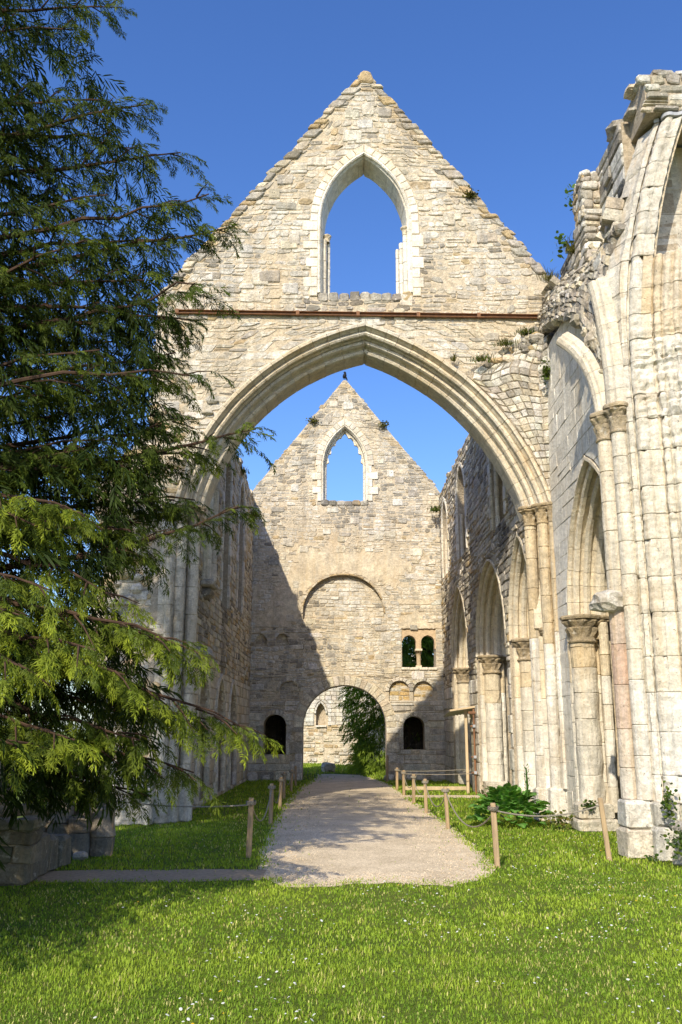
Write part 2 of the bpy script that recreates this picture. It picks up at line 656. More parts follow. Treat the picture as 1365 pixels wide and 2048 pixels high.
def sweep_blocks(bag, fr, path, prof, cnt, tint, sub=3, joint=0.005, mat=None, name='voussoir', jit=0.004, flip=1, wobble=0.25, rmul=None):
    """moulded voussoirs: profile (r,n) swept along a 2D path of the wall plane, cut into cnt blocks.
    r is measured along the path normal (left of travel times flip)."""
    P = np.array(path)
    seg = np.hypot(*(P[1:] - P[:-1]).T)
    S = np.concatenate([[0], np.cumsum(seg)])
    tot = S[-1]
    ed = [0.0]
    for k in range(cnt):
        ed.append(ed[-1] + U(1 - wobble, 1 + wobble))
    ed = [e / ed[-1] * tot for e in ed]

    def at(s):
        i = min(max(int(np.searchsorted(S, s) - 1), 0), len(seg) - 1)
        f = (s - S[i]) / max(seg[i], 1e-6)
        p = P[i] + (P[i + 1] - P[i]) * f
        a, b = max(i - 1, 0), min(i + 2, len(P) - 1)
        ta = P[i + 1] - P[i]
        t0 = P[i + 1] - P[a]
        t1 = P[b] - P[i]
        t = t0 / max(np.hypot(*t0), 1e-6) * (1 - f) + t1 / max(np.hypot(*t1), 1e-6) * f
        t = t / np.hypot(*t)
        return p, np.array([-t[1], t[0]]) * flip
    m = len(prof)
    for k in range(cnt):
        a, b = ed[k] + joint / 2, ed[k + 1] - joint / 2
        V, F = [], []
        dr, dn = U(-jit, jit), U(-jit, jit)
        for j in range(sub + 1):
            s = a + (b - a) * j / sub
            p, nn = at(s)
            for (r, n) in prof:
                q = p + nn * (r + dr)
                V.append(fr(q[0], q[1], n + dn))
        for j in range(sub):
            for i in range(m):
                i2 = (i + 1) % m
                F.append((j * m + i, j * m + i2, (j + 1) * m + i2, (j + 1) * m + i))
        F.append(tuple(range(m)))
        F.append(tuple(range(sub * m, sub * m + m)))
        p, _ = at((a + b) / 2)
        bag.add(V, F, tint(p[0], p[1]), mat, name)


def smooth(t):
    t = max(0.0, min(1.0, t))
    return t * t * (3 - 2 * t)


def nz(p, s):
    return mnoise.noise(Vector((p[0] * s, p[1] * s, p[2] * s)))


def plan_blocks(bag, poly, breaks, z0, z1, hmin, hmax, tint, dx=None, mat=None, inset=0.009, erode=0.008, rows=2, flare=None, name='stone', off=0.0):
    """coursed blocks following a plan polyline (x,y); breaks = indices where blocks may part"""
    P = np.array(poly, dtype=float)
    t = np.gradient(P, axis=0)
    nrm = np.stack([-t[:, 1], t[:, 0]], 1)
    nrm /= np.maximum(np.linalg.norm(nrm, axis=1), 1e-6)[:, None]
    nrm = -nrm if bag.flip else nrm
    z, c = z0, 0
    while z < z1 - 0.02:
        h = min(U(hmin, hmax), z1 - z)
        if z1 - z - h < 0.12:
            h = z1 - z
        for a, b in zip(breaks, breaks[1:]):
            j = U(-.006, .006) + off
            chip = (U(.02, .06), rng.randrange(a, b + 1), rng.choice((0, 1))) if U(0, 1) < .3 else None
            zs = [z + 0.002, z + 0.014] + [z + h * k / rows for k in range(1, rows)] + [z + h - 0.014, z + h - 0.002]
            V, F = [], []
            m = b - a + 1
            for r, zz in enumerate(zs):
                ed = r in (0, len(zs) - 1)
                for i in range(a, b + 1):
                    e2 = ed
                    p = P[i]
                    o = j - (inset if e2 else 0)
                    if chip:
                        dd_ = math.hypot((i - chip[1]) * .5, (zz - (z + h * chip[2])) / .09)
                        if dd_ < 1:
                            o -= chip[0] * (1 - dd_)
                    x, y = p + nrm[i] * o
                    if flare:
                        k = flare(zz)
                        x, y = x + nrm[i][0] * k, y + nrm[i][1] * k
                    if dx:
                        w0 = min(1, max(0, (p[0] - 4.10) / .13))
                        x += dx(zz) * (w0 + (1 - w0) * smooth((zz - 8.2) / .9))
                    if erode:
                        er = erode(zz, x) if callable(erode) else erode
                        q = nz((x, y, zz * 3.2), 3.0) + 0.7 * nz((x, y, zz * 2.6), 9.0) - .15
                        x += nrm[i][0] * q * er
                        y += nrm[i][1] * q * er
                    V.append((x, y, zz))
            for r in range(len(zs) - 1):
                for i in range(m - 1):
                    F.append((r * m + i, r * m + i + 1, (r + 1) * m + i + 1, (r + 1) * m + i))
            bag.add(V, F, tint(P[(a + b) // 2][0], z + h / 2), mat, name)
        z += h
        c += 1


Bag.flip = False


def circ(cx, cy, r, a0, a1, n):
    return [(cx + r * math.cos(math.radians(a0 + (a1 - a0) * i / n)), cy + r * math.sin(math.radians(a0 + (a1 - a0) * i / n))) for i in range(n + 1)]


def extrude_plan(name, poly, z0, z1, mat, parent, dx=None, steps=1, col=None, close=True):
    V, F = [], []
    m = len(poly)
    for s in range(steps + 1):
        z = z0 + (z1 - z0) * s / steps
        for p in poly:
            V.append((p[0] + (dx(z) if dx else 0), p[1], z))
    for s in range(steps):
        for i in range(m if close else m - 1):
            i2 = (i + 1) % m
            F.append((s * m + i, s * m + i2, (s + 1) * m + i2, (s + 1) * m + i))
    F.append(tuple(range(m)))
    F.append(tuple(range(steps * m, steps * m + m)))
    return mobj(name, V, F, mat, parent, col)


def column(parent, bag, cx, cy, r, z0, z1, tint, hmin=0.3, hmax=0.55, seg=14, mat=None, erode=0.012, name='drum'):
    z = z0
    while z < z1 - 0.02:
        h = min(U(hmin, hmax), z1 - z)
        if z1 - z - h < 0.12:
            h = z1 - z
        rr = r * (1 + U(-.015, .015))
        V, F = [], []
        zs = [z + .001, z + .012, z + h * .5, z + h - .012, z + h - .001]
        a0 = U(0, 1)
        for k, zz in enumerate(zs):
            q = rr - (0.012 if k in (0, 4) else 0)
            for i in range(seg):
                a = (i + a0) * 2 * math.pi / seg
                x, y = cx + q * math.cos(a), cy + q * math.sin(a)
                e = 1 + erode / r * nz((x, y, zz), 6.0) if k in (1, 2, 3) else 1
                V.append((cx + (x - cx) * e, cy + (y - cy) * e, zz))
        for k in range(4):
            for i in range(seg):
                i2 = (i + 1) % seg
                F.append((k * seg + i, k * seg + i2, (k + 1) * seg + i2, (k + 1) * seg + i))
        bag.add(V, F, tint(cx, z), mat, name)
        z += h


def capital(parent, cx, cy, r, z0, z1, R, mat, col, seg=28, lobes=9, broken=False):
    """leafy crocket capital: neck ring, bell with curled leaves, moulded abacus"""
    h = z1 - z0
    prof = [(r * .98, -.05), (r * 1.16, -.03), (r * 1.2, .02), (r * 1.05, .06), (r * 1.03, .16), (r * 1.12, .34), (r * 1.3, .50), (r * 1.18, .56),
            (r * 1.35, .66), (R * .98, .74), (R * 1.0, .80), (R * .86, .82), (R * 1.06, .85), (R * 1.10, .93), (R * 1.02, 1.0), (0.01, 1.0)]
    V, F, C = [], [], []
    for k, (q, t) in enumerate(prof):
        for i in range(seg):
            a = i * 2 * math.pi / seg
            m = 1.0
            if 5 <= k <= 10:
                m = 1 + (0.10 if k != 7 else -0.05) * math.cos(lobes * a + (math.pi if k > 7 else 0)) + 0.07 * nz((math.cos(a) * 3, math.sin(a) * 3, k * .7 + cx), 1.7)
            if k >= 12:
                m = 1 + 0.05 * math.cos(4 * a) + (0.10 * min(0, nz((math.cos(a) * 2, math.sin(a) * 2, cy), 1.3)) if broken else 0)
            V.append((cx + q * m * math.cos(a), cy + q * m * math.sin(a), z0 + h * t))
            C.append([c * (0.62 if k in (7, 11) else 1) for c in col])
    n = len(prof)
    for k in range(n - 1):
        for i in range(seg):
            i2 = (i + 1) % seg
            F.append((k * seg + i, k * seg + i2, (k + 1) * seg + i2, (k + 1) * seg + i))
    return mobj('capital', V, F, mat, parent, C)


def box(fr, u0, u1, z0, z1, n0, n1):
    V = [fr(u0, z0, n0), fr(u1, z0, n0), fr(u1, z1, n0), fr(u0, z1, n0), fr(u0, z0, n1), fr(u1, z0, n1), fr(u1, z1, n1), fr(u0, z1, n1)]
    F = [(0, 1, 2, 3), (7, 6, 5, 4), (0, 4, 5, 1), (1, 5, 6, 2), (2, 6, 7, 3), (3, 7, 4, 0)]
    return V, F


def chamfer_box(x0, x1, y0, y1, z0, z1, b=0.02, jit=0.0):
    """rough block with cut corners"""
    V, F = [], []
    for z, s in ((z0, b), (z0 + b, 0), (z1 - b, 0), (z1, b)):
        for (x, y, sx, sy) in ((x0, y0, 1, 1), (x1, y0, -1, 1), (x1, y1, -1, -1), (x0, y1, 1, -1)):
            V.append((x + sx * (s + b) + U(-jit, jit), y + sy * s + U(-jit, jit), z + U(-jit, jit)))
            V.append((x + sx * s + U(-jit, jit), y + sy * (s + b) + U(-jit, jit), z + U(-jit, jit)))
    order = [1, 0, 2, 3, 5, 4, 6, 7]
    V2 = []
    for r in range(4):
        V2 += [V[r * 8 + o] for o in order]
    for r in range(3):
        for i in range(8):
            i2 = (i + 1) % 8
            F.append((r * 8 + i, r * 8 + i2, (r + 1) * 8 + i2, (r + 1) * 8 + i))
    F.append(tuple(range(8)))
    F.append(tuple(range(24, 32)))
    return V2, F


def rock(c, sx, sy, sz, seed=0, n=9, m=6, amp=0.28):
    V, F = [], []
    for j in range(m + 1):
        th = math.pi * j / m
        for i in range(n):
            a = 2 * math.pi * i / n
            d = Vector((math.sin(th) * math.cos(a), math.sin(th) * math.sin(a), math.cos(th)))
            k = 1 + amp * mnoise.noise(d * 1.6 + Vector((seed * 3.1, seed, 0))) + amp * .4 * mnoise.noise(d * 4 + Vector((seed, 0, 3)))
            # squarish
            e = max(abs(d.x), abs(d.y), abs(d.z))
            k *= (0.55 + 0.45 / max(e, .5))
            V.append((c[0] + sx * d.x * k, c[1] + sy * d.y * k, c[2] + sz * d.z * k))
    for j in range(m):
        for i in range(n):
            i2 = (i + 1) % n
            F.append((j * n + i, (j + 1) * n + i, (j + 1) * n + i2, j * n + i2))
    return V, F


def tube(pts, rads, seg=8):
    V, F = [], []
    P = [Vector(p) for p in pts]
    up = Vector((0.13, 0.21, 1)).normalized()
    for k, p in enumerate(P):
        t = (P[min(k + 1, len(P) - 1)] - P[max(k - 1, 0)]).normalized()
        a = t.cross(up)
        if a.length < 0.1:
            a = t.cross(Vector((1, 0, 0)))
        a.normalize()
        b = t.cross(a)
        for i in range(seg):
            an = 2 * math.pi * i / seg
            V.append(tuple(p + (a * math.cos(an) + b * math.sin(an)) * rads[k]))
    for k in range(len(P) - 1):
        for i in range(seg):
            i2 = (i + 1) % seg
            F.append((k * seg + i, k * seg + i2, (k + 1) * seg + i2, (k + 1) * seg + i))
    F.append(tuple(range(seg)))
    F.append(tuple(range((len(P) - 1) * seg, len(P) * seg)))
    return V, F


# palettes (linear albedo)
PALE = (0.76, 0.69, 0.55)
CREAM = (0.71, 0.615, 0.45)
OCHRE = (0.58, 0.43, 0.23)
GREY = (0.50, 0.455, 0.375)
DGREY = (0.27, 0.245, 0.20)
WHITE = (0.82, 0.775, 0.675)


def pick(*pw):
    r = U(0, sum(w for _, w in pw))
    for c, w in pw:
        r -= w
        if r <= 0:
            break
    k = U(0.84, 1.10)
    return tuple(x * k * U(0.98, 1.02) for x in c)


def lerp(a, b, t):
    return tuple(x + (y - x) * t for x, y in zip(a, b))


def soft(c0, c1, u, z, sc=0.9, seed=0.0):
    """two stone colours blended by a slow noise, with a little change from block to block"""
    t = min(1, max(0, 0.5 + 1.1 * nz((u, z * .8, seed), sc) + U(-.16, .16)))
    k = U(0.95, 1.04)
    return tuple(x * k for x in lerp(c0, c1, t))


def weathered(x, z, e, base_grey, seed=11.0):
    """wall stone: cream to white in slow patches, greyer in stained patches and towards an open edge at distance e"""
    c = soft(CREAM, WHITE, x, z, 1.1, seed)
    if U(0, 1) < .16:
        c = pick((WHITE, 2), (OCHRE, 1), (GREY, 1.6), (CREAM, 2))
    g = base_grey + 1.1 * math.exp(-max(e, 0) / .55) + max(0, 1.5 * nz((x, z * .55, seed), .8) - .10) + max(0, 1.1 * nz((x, z, seed + 3), 2.3) - .15)
    g = min(1, max(0, g)) * U(.45, 1.0)
    c = lerp(c, (0.43, 0.39, 0.32), min(g, .9))
    if g > .35 and U(0, 1) < .4:
        c = lerp(c, DGREY, U(.4, 1.0))
    if e < .35 and U(0, 1) < .22:
        c = lerp(c, OCHRE, .7)
    return c


def ash_tint(u, z):
    return soft(CREAM, WHITE, u, z, .9, 1.0)


def white_tint(u, z):
    return soft(PALE, WHITE, u, z, .9, 2.0)

# ------------------------------------------------------------------ ground, path
def ground_h(x, y):
    return 0.10 * smooth((y - 33.5) / 5.0) * smooth((1.4 - x) / 3.0)


def grid_sheet(name, xs, ys, mat, dz=0.0):
    V = [(x, y, ground_h(x, y) + dz) for y in ys for x in xs]
    nx = len(xs)
    F = [(j * nx + i, j * nx + i + 1, (j + 1) * nx + i + 1, (j + 1) * nx + i) for j in range(len(ys) - 1) for i in range(nx - 1)]
    return mobj(name, V, F, mat)


def ground_material():
    m, nt, bs, out = new_mat('lawn_soil')
    geo = nt.nodes.new('ShaderNodeNewGeometry')
    pos = geo.outputs['Position']
    n1 = noise_tex(nt, pos, 0.7, 6, 0.6)
    c = ramp(nt, n1.outputs['Fac'], 0.35, (0.11, 0.16, 0.018), 0.65, (0.18, 0.22, 0.03)).outputs[0]
    n2 = noise_tex(nt, pos, 38, 4, 0.7)
    c = mix(nt, 'MULTIPLY', 1.0, c, ramp(nt, n2.outputs['Fac'], 0.3, g3(0.45), 0.7, g3(1.15)).outputs[0])
    n3 = noise_tex(nt, pos, 2.3, 5, 0.65, 0.6)
    c = mix(nt, 'MIX', ramp(nt, n3.outputs['Fac'], 0.62, g3(0), 0.75, g3(0.7)).outputs[0], c, (0.16, 0.115, 0.062))
    nt.links.new(c, bs.inputs['Base Color'])
    b = nt.nodes.new('ShaderNodeBump')
    b.inputs['Strength'].default_value = 0.8
    b.inputs['Distance'].default_value = 0.04
    nt.links.new(n2.outputs['Fac'], b.inputs['Height'])
    nt.links.new(b.outputs[0], bs.inputs['Normal'])
    return m


def gravel_material():
    m, nt, bs, out = new_mat('gravel')
    geo = nt.nodes.new('ShaderNodeNewGeometry')
    pos = geo.outputs['Position']
    v = nt.nodes.new('ShaderNodeTexVoronoi')
    v.inputs['Scale'].default_value = 62
    nt.links.new(pos, v.inputs['Vector'])
    c = ramp(nt, v.outputs['Color'], 0.1, (0.50, 0.40, 0.275), 0.9, (0.86, 0.735, 0.53)).outputs[0]
    n1 = noise_tex(nt, pos, 1.4, 6, 0.65)
    c = mix(nt, 'MULTIPLY', 1.0, c, ramp(nt, n1.outputs['Fac'], 0.3, (0.72, 0.70, 0.66), 0.7, g3(1.08)).outputs[0])
    n2 = noise_tex(nt, pos, 5, 5, 0.7)
    c = mix(nt, 'MIX', ramp(nt, n2.outputs['Fac'], 0.60, g3(0), 0.78, g3(0.35)).outputs[0], c, (0.30, 0.23, 0.15))
    nt.links.new(c, bs.inputs['Base Color'])
    b = nt.nodes.new('ShaderNodeBump')
    b.inputs['Strength'].default_value = 0.55
    b.inputs['Distance'].default_value = 0.012
    b.invert = True
    nt.links.new(v.outputs['Distance'], b.inputs['Height'])
    nt.links.new(b.outputs[0], bs.inputs['Normal'])
    return m


xs = [-900, -300, -100, -40, -20, -12] + [-8 + i * 0.5 for i in range(33)] + [12, 20, 40, 100, 300, 900]
ys = [-900, -300, -100, -30, -10, 0, 4, 8, 12, 16, 20, 24, 28, 32] + [33 + i * 0.5 for i in range(20)] + [45, 55, 80, 150, 400, 1200]
gr = grid_sheet('ground', xs, ys, ground_material())
gr['kind'] = 'structure'

PATH_R = [(10.75, 1.15), (11.0, 1.45), (11.5, 1.70), (13, 1.83), (16.4, 1.85), (19.2, 1.77), (23.3, 1.6), (26, 1.55), (29, 1.45), (32, 1.2), (35.5, 0.7)]
PATH_L = [(10.75, -0.55), (11.2, -0.80), (13, -0.98), (14, -1.03), (18, -1.13), (23, -1.18), (28, -1.1), (32, -0.85), (35.5, -0.75)]


def interp(tab, y):
    if y <= tab[0][0]:
        return tab[0][1]
    for (a, b), (c, d) in zip(tab, tab[1:]):
        if y <= c:
            return b + (d - b) * (y - a) / (c - a)
    return tab[-1][1]


def path_front(x):
    return 10.74 + 0.05 * (x - .6) - .22 * mnoise.noise(Vector((x * 1.1, 0, 9))) - .10 * mnoise.noise(Vector((x * 4.3, 0, 9)))


def on_path(x, y):
    """signed: >0 inside the gravel by that many metres"""
    w = 0.10 * mnoise.noise(Vector((x * 2.2, y * 2.2, 1.0))) + 0.05 * mnoise.noise(Vector((x * 7, y * 7, 4.0)))
    d = -9.0
    if 9.5 < y < 36:
        d = min(x - interp(PATH_L, y), interp(PATH_R, y) - x, (y - path_front(x) - .12) * 0.35)
    e = min(-0.6 - x, y - 11.02 - 0.07 * (x + 1.5), 11.8 + 0.05 * (x + 1.5) - y) + .16 * mnoise.noise(Vector((x * 1.3, y * 1.3, 6)))          # branch to the left
    f = min(x - 1.3, 4.4 - x, y - 23.9, 24.75 - y)                                          # branch to the arcade
    return max(d, e, f) + w


gm = gravel_material()
V, F = [], []
yy = [10.4 + i * 0.3 for i in range(85)]
for y in yy:
    w = 0.12 * mnoise.noise(Vector((0, y * 1.7, 0)))
    w2 = 0.12 * mnoise.noise(Vector((5, y * 1.7, 0)))
    for t in range(25):
        l, r = interp(PATH_L, y) - 0.12 + w, interp(PATH_R, y) + 0.12 + w2
        x = l + (r - l) * t / 24
        yv = max(y, path_front(x) - .06 + .012 * (y - 10.4))
        V.append((x, yv, ground_h(x, yv) + 0.004 + 0.02 * (1 - (t / 12 - 1) ** 2) * smooth((y - 10.4) / 1.5)))
for j in range(len(yy) - 1):
    for i in range(24):
        F.append((j * 25 + i, j * 25 + i + 1, (j + 1) * 25 + i + 1, (j + 1) * 25 + i))
o = mobj('gravel_path', V, F, gm)
o['kind'] = 'structure'
V, F = [], []
for i in range(30):
    x = -0.9 - i * 0.25
    V += [(x, 10.95 + 0.07 * (x + 1.5) + U(-.06, .06), 0.005), (x, 11.4, 0.012), (x, 11.85 + 0.05 * (x + 1.5) + U(-.06, .06), 0.005)]
for i in range(29):
    F += [(i * 3, i * 3 + 1, i * 3 + 4, i * 3 + 3), (i * 3 + 1, i * 3 + 2, i * 3 + 5, i * 3 + 4)]
o = mobj('gravel_path_branch', V, F, simple_mat('shaded_gravel', (0.46, 0.35, 0.225), .95, .35, 22, .8))  # gravel in shadow: shade put into a darker, browner colour
o['kind'] = 'structure'
V, F = [], []
for i in range(14):
    x = 1.58 + i * 0.21
    V += [(x, 23.8 + U(-.05, .05), 0.005), (x, 24.3, 0.012), (x, 24.85 + U(-.05, .05), 0.005)]
for i in range(13):
    F += [(i * 3, i * 3 + 1, i * 3 + 4, i * 3 + 3), (i * 3 + 1, i * 3 + 2, i * 3 + 5, i * 3 + 4)]
o = mobj('gravel_path_spur', V, F, gm)
o['kind'] = 'structure'

# ------------------------------------------------------------------ gabled wall with the great arch (plane y = 17.5)
AY = 17.5
fA = Frame('Y', AY)
arch_wall = thing('gabled_wall', 'tall gabled stone wall with a pointed window above the wide nearest arch', 'wall', (0.4, AY, 0))
APX = 0.5
OL = arc3((-3.27, 5.96), (-2.50, 7.80), (APX, 9.80), 24)
OR = arc3((4.16, 5.96), (3.27, 7.80), (APX, 9.80), 24)


def interp_zx(poly, z):
    for (x0, z0), (x1, z1) in zip(poly, poly[1:]):
        if z0 <= z <= z1:
            return x0 + (x1 - x0) * (z - z0) / max(z1 - z0, 1e-6)
    return poly[0][0] if z < poly[0][1] else poly[-1][0]


def al(z):
    g = 0.53 - (15.88 - z) / 1.25
    if z > 10.45:
        return g
    if z > 7.6:
        return -3.82
    if z > 6.4:
        return -3.82 - 0.9 * (7.6 - z) / 1.2
    return -4.72 - 0.12 * math.sin(z * 2.3)


def ar(z):
    return min(0.53 + (15.88 - z) / 1.32, 4.55)


win = Opening(0.50, 0.99, 10.36, 12.15, 13.82)
regA = Region(0, 15.82, al, ar, crit=(5.96, 6.4, 7.6, 10.45))
regA.cuts.append((0, 9.80, lambda z: interp_zx(OL, z), lambda z: interp_zx(OR, z)))
core_reg = Region(0, 15.82, lambda z: al(z) + 0.02, lambda z: ar(z) - 0.02, crit=(5.96, 6.4, 7.6, 10.45))
core_reg.cuts = list(regA.cuts)
core_reg.cut(win)
core('mortar_core', fA, core_reg, 0.62, M_MORT, arch_wall, n0=0.004)
regA.cut(win, 0.165)


def tintA(x, z):
    e = 9
    if z > 10:
        e = min(x - al(z), ar(z) - x)
    if x < -3.2 and z < 8:
        return pick((CREAM, 2), (GREY, 2), (OCHRE, 1.2), (PALE, 1))
    if abs(x - 0.5) < 1.3 and 10 < z < 10.4:
        return pick((GREY, 3), (CREAM, 1), (DGREY, 1.4))
    return weathered(x, z, e, 0.0)


bA = Bag(arch_wall, M_RUB, limit=280)
lay(bA, fA, regA, 0.095, 0.185, 0.13, 0.31, tintA, 0.006, 0.026, gap=0.006, bev=0.015, rough=0.10, cutc=0.28, wob=0.034, edge=0.08, split=0.26, lonely=0.07)
def inserts(bag, fr, reg, cnt, tint, d=.034):
    """larger re-used blocks set here and there in the rubble"""
    k = 0
    while k < cnt:
        z = U(reg.zmin + .2, reg.zmax - .8)
        h, w = U(.15, .27), U(.22, .46)
        ok = [q for q in reg.spans(z, z + h) if min(q[2], q[3]) - max(q[0], q[1]) > w + .3]
        k += 1
        if not ok:
            continue
        q = rng.choice(ok)
        u = U(max(q[0], q[1]) + .12, min(q[2], q[3]) - w - .12)
        V, F = stone_geo(fr, [(u, z), (u + w, z + U(-.02, .02)), (u + w + U(-.02, .02), z + h), (u, z + h + U(-.02, .02))], d + U(-.006, .008), .0, .018, .03, .10, -.02)
        bag.add(V, F, tint(u, z))


inserts(bA, fA, regA, 90, lambda x, z: pick((WHITE, 4), (PALE, 3), (GREY, 1.5), (CREAM, 1)))
bA.finish()
# ragged coping stones along the two slopes of the gable
bAe = Bag(arch_wall, M_RUB, name='coping_stone', limit=150)
for side in (-1, 1):
    z = 10.5
    while z < 15.75:
        h = U(0.09, 0.22)
        x = (al(z) if side < 0 else ar(z))
        x2 = (al(z + h) if side < 0 else ar(z + h))
        w = U(0.10, 0.30)
        o_ = U(-0.02, 0.075)
        a, b = (x - o_, x + w) if side < 0 else (x - w, x + o_)
        a2, b2 = (x2 - o_, x2 + w) if side < 0 else (x2 - w, x2 + o_)
        V, F = stone_geo(fA, [(a, z), (b, z), (b2, z + h), (a2, z + h)], U(0.03, 0.07), 0.008, 0.025, 0.07, 0.2, -0.66)
        if ar(z + h) - al(z + h) > 0.35:
            bAe.add(V, F, pick((GREY, 2.4), (CREAM, 2), (OCHRE, 1.0), (DGREY, .4)))
        z += h
V, F = stone_geo(fA, [(0.34, 15.55), (0.74, 15.55), (0.63, 15.86), (0.45, 15.86)], 0.05, 0, 0.04, 0.05, 0.15, -0.6)
bAe.add(V, F, OCHRE)
bAe.finish()

# window of the gable
win_e = empty('window', (0.5, AY, 10.3), arch_wall)
bW = Bag(win_e, M_ASH, name='voussoir', limit=200)
ring(bW, fA, win, 0.165, 11, 0.035, ash_tint, wj=0.06, back=-0.05)
for s in (-1, 1):
    quoins(bW, fA, 0.5 + s * 0.99, s, 10.42, 12.15, ash_tint, 0.16, 0.29, 0.18, 0.3, 0.034)
# splayed moulded reveal
prev = [(0.0, 0.03), (0.035, 0.045), (0.06, 0.02), (0.05, -0.03), (0.09, -0.06), (0.11, -0.3), (0.13, -0.62), (-.02, -0.62), (-.02, 0.0)]
for s in (-1, 1):
    path = [(0.5 + s * 0.99, 10.5 + i * 0.2) for i in range(8)] + [win.arc(s, i / 18)[:2] for i in range(0, 20)]
    cl = (lambda u, z, n: fA(min(u, 0.5), z, n)) if s < 0 else (lambda u, z, n: fA(max(u, 0.5), z, n))
    sweep_blocks(bW, cl, path, prev, 13, white_tint, 3, 0.006, M_ASH, 'reveal_block', flip=(1 if s > 0 else -1))
# stumps of the lost tracery: little shafts on both jambs
for cx, r, z1, n in ((-0.36, .055, 11.86, -.22), (-0.27, .04, 11.86, -.36), (1.36, .05, 11.95, -.12), (1.29, .055, 11.78, -.24), (1.21, .04, 11.70, -.36)):
    column(win_e, bW, cx, AY - n, r, 10.45, z1, white_tint, 0.3, 0.55, 8, M_ASH, 0.004, 'colonnette')
bW.finish()
capital(win_e, -0.30, AY + .28, 0.055, 11.82, 11.98, 0.085, M_ASH, CREAM, 16, 5)
capital(win_e, 1.36, AY + .12, 0.05, 11.9, 12.08, 0.085, M_ASH, CREAM, 16, 5)
# broken sill
bS = Bag(win_e, M_DARK, name='sill_stone')
for k in range(9):
    x0 = -0.48 + k * 0.22
    V, F = chamfer_box(x0, x0 + 0.215, AY - 0.02 + U(-.02, .03), AY + 0.6, 10.30, 10.50 + U(-0.03, .06), 0.03, 0.012)
    bS.add(V, F, pick((GREY, 2), (DGREY, 1), (OCHRE, 1)))
bS.finish()

# great arch: two rings of moulded voussoirs
ga = empty('great_arch', (APX, AY, 5.96), arch_wall)
bG = Bag(ga, M_ASH, name='voussoir', limit=200)
pro_out = [(-.02, -.35), (-.02, .07), (.02, .12), (.07, .11), (.085, .04), (.11, 0.0), (.125, -.04), (.14, -.015), (.18, 0.0), (.215, -.03), (.225, -.08), (.20, -.12), (.205, -.35)]
pro_in = [(.19, -.95), (.19, -.13), (.225, -.13), (.25, -.18), (.245, -.22), (.28, -.195), (.325, -.20), (.35, -.25), (.32, -.30), (.34, -.35), (.38, -.38), (.42, -.35),
          (.465, -.38), (.485, -.46), (.47, -.54), (.48, -.95)]


def tint_arch(x, z):
    return soft(lerp(CREAM, OCHRE, .35), lerp(PALE, GREY, .35 if z > 8.5 else .1), x, z, .8, 3.0)


for s, O in ((-1, OL), (1, OR)):
    ext = (2 * O[-1][0] - O[-2][0], 2 * O[-1][1] - O[-2][1])
    path = list(O) + [ext]
    cl = (lambda u, z, n: fA(min(u, APX), z, n)) if s < 0 else (lambda u, z, n: fA(max(u, APX), z, n))
    sweep_blocks(bG, cl, path, pro_out, 17, tint_arch, 3, 0.008, M_ASH, 'hood_voussoir', 0.004, flip=(1 if s > 0 else -1))
    sweep_blocks(bG, cl, path, pro_in, 14, tint_arch, 3, 0.008, M_ASH, 'voussoir', 0.004, flip=(1 if s > 0 else -1))
bG.finish()

# responds below the arch
rs_r = empty('right_respond', (3.9, AY, 0), arch_wall)
bR = Bag(rs_r, M_PIER)
bR.flip = True
plr = [(3.78, 18.45), (3.78, 18.2), (3.78, 17.98), (3.88, 17.96), (3.90, 17.78), (4.02, 17.74), (4.04, 17.6), (4.06, 17.44), (4.10, 17.40), (4.2, 17.38)]
extrude_plan('mortar_core', [(p[0] + .02, p[1] + .02) for p in plr] + [(4.4, 17.5), (4.4, 18.4)], 0, 5.98, M_MORTG, rs_r)


def tint_low(x, z):
    if z < 3.0:
        return soft(WHITE, lerp(WHITE, GREY, .35), x, z, 1.2, 4.0)
    return soft(CREAM, lerp(CREAM, OCHRE, .7), x, z, .8, 4.0)


plan_blocks(bR, plr, [0, 2, 5, 9], 0, 5.65, 0.28, 0.5, tint_low, erode=0.02)
column(rs_r, bR, 3.76, 17.80, 0.115, 0.6, 5.65, tint_low, 0.35, 0.6, 12)
column(rs_r, bR, 3.96, 17.56, 0.105, 0.6, 5.65, tint_low, 0.35, 0.6, 12)
column(rs_r, bR, 4.09, 17.38, 0.05, 0.6, 5.65, tint_low, 0.35, 0.6, 8)
for (x, y, w) in ((3.76, 17.8, .16), (3.96, 17.56, .15)):
    V, F = chamfer_box(x - w, x + w, y - w, y + w, 0, 0.62, 0.04, 0.015)
    bR.add(V, F, lerp(WHITE, GREY, .3), None, 'plinth')
bR.finish()
for (x, y, r) in ((3.76, 17.80, .115), (3.96, 17.56, .105), (4.09, 17.38, .05)):
    capital(rs_r, x, y, r, 5.60, 5.98, r * 1.75, M_RUB, (0.48, 0.37, 0.22), 28, 7, True)

rs_l = empty('left_respond', (-3.1, AY, 0), arch_wall)
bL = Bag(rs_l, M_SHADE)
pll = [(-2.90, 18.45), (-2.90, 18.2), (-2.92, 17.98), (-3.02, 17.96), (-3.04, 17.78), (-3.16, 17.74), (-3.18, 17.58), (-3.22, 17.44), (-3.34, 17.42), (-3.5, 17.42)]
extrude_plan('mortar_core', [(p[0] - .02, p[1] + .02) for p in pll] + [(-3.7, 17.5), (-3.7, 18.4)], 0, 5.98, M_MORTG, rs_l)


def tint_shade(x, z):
    return soft(PALE, lerp(CREAM, GREY, .4), x, z, .9, 5.0)


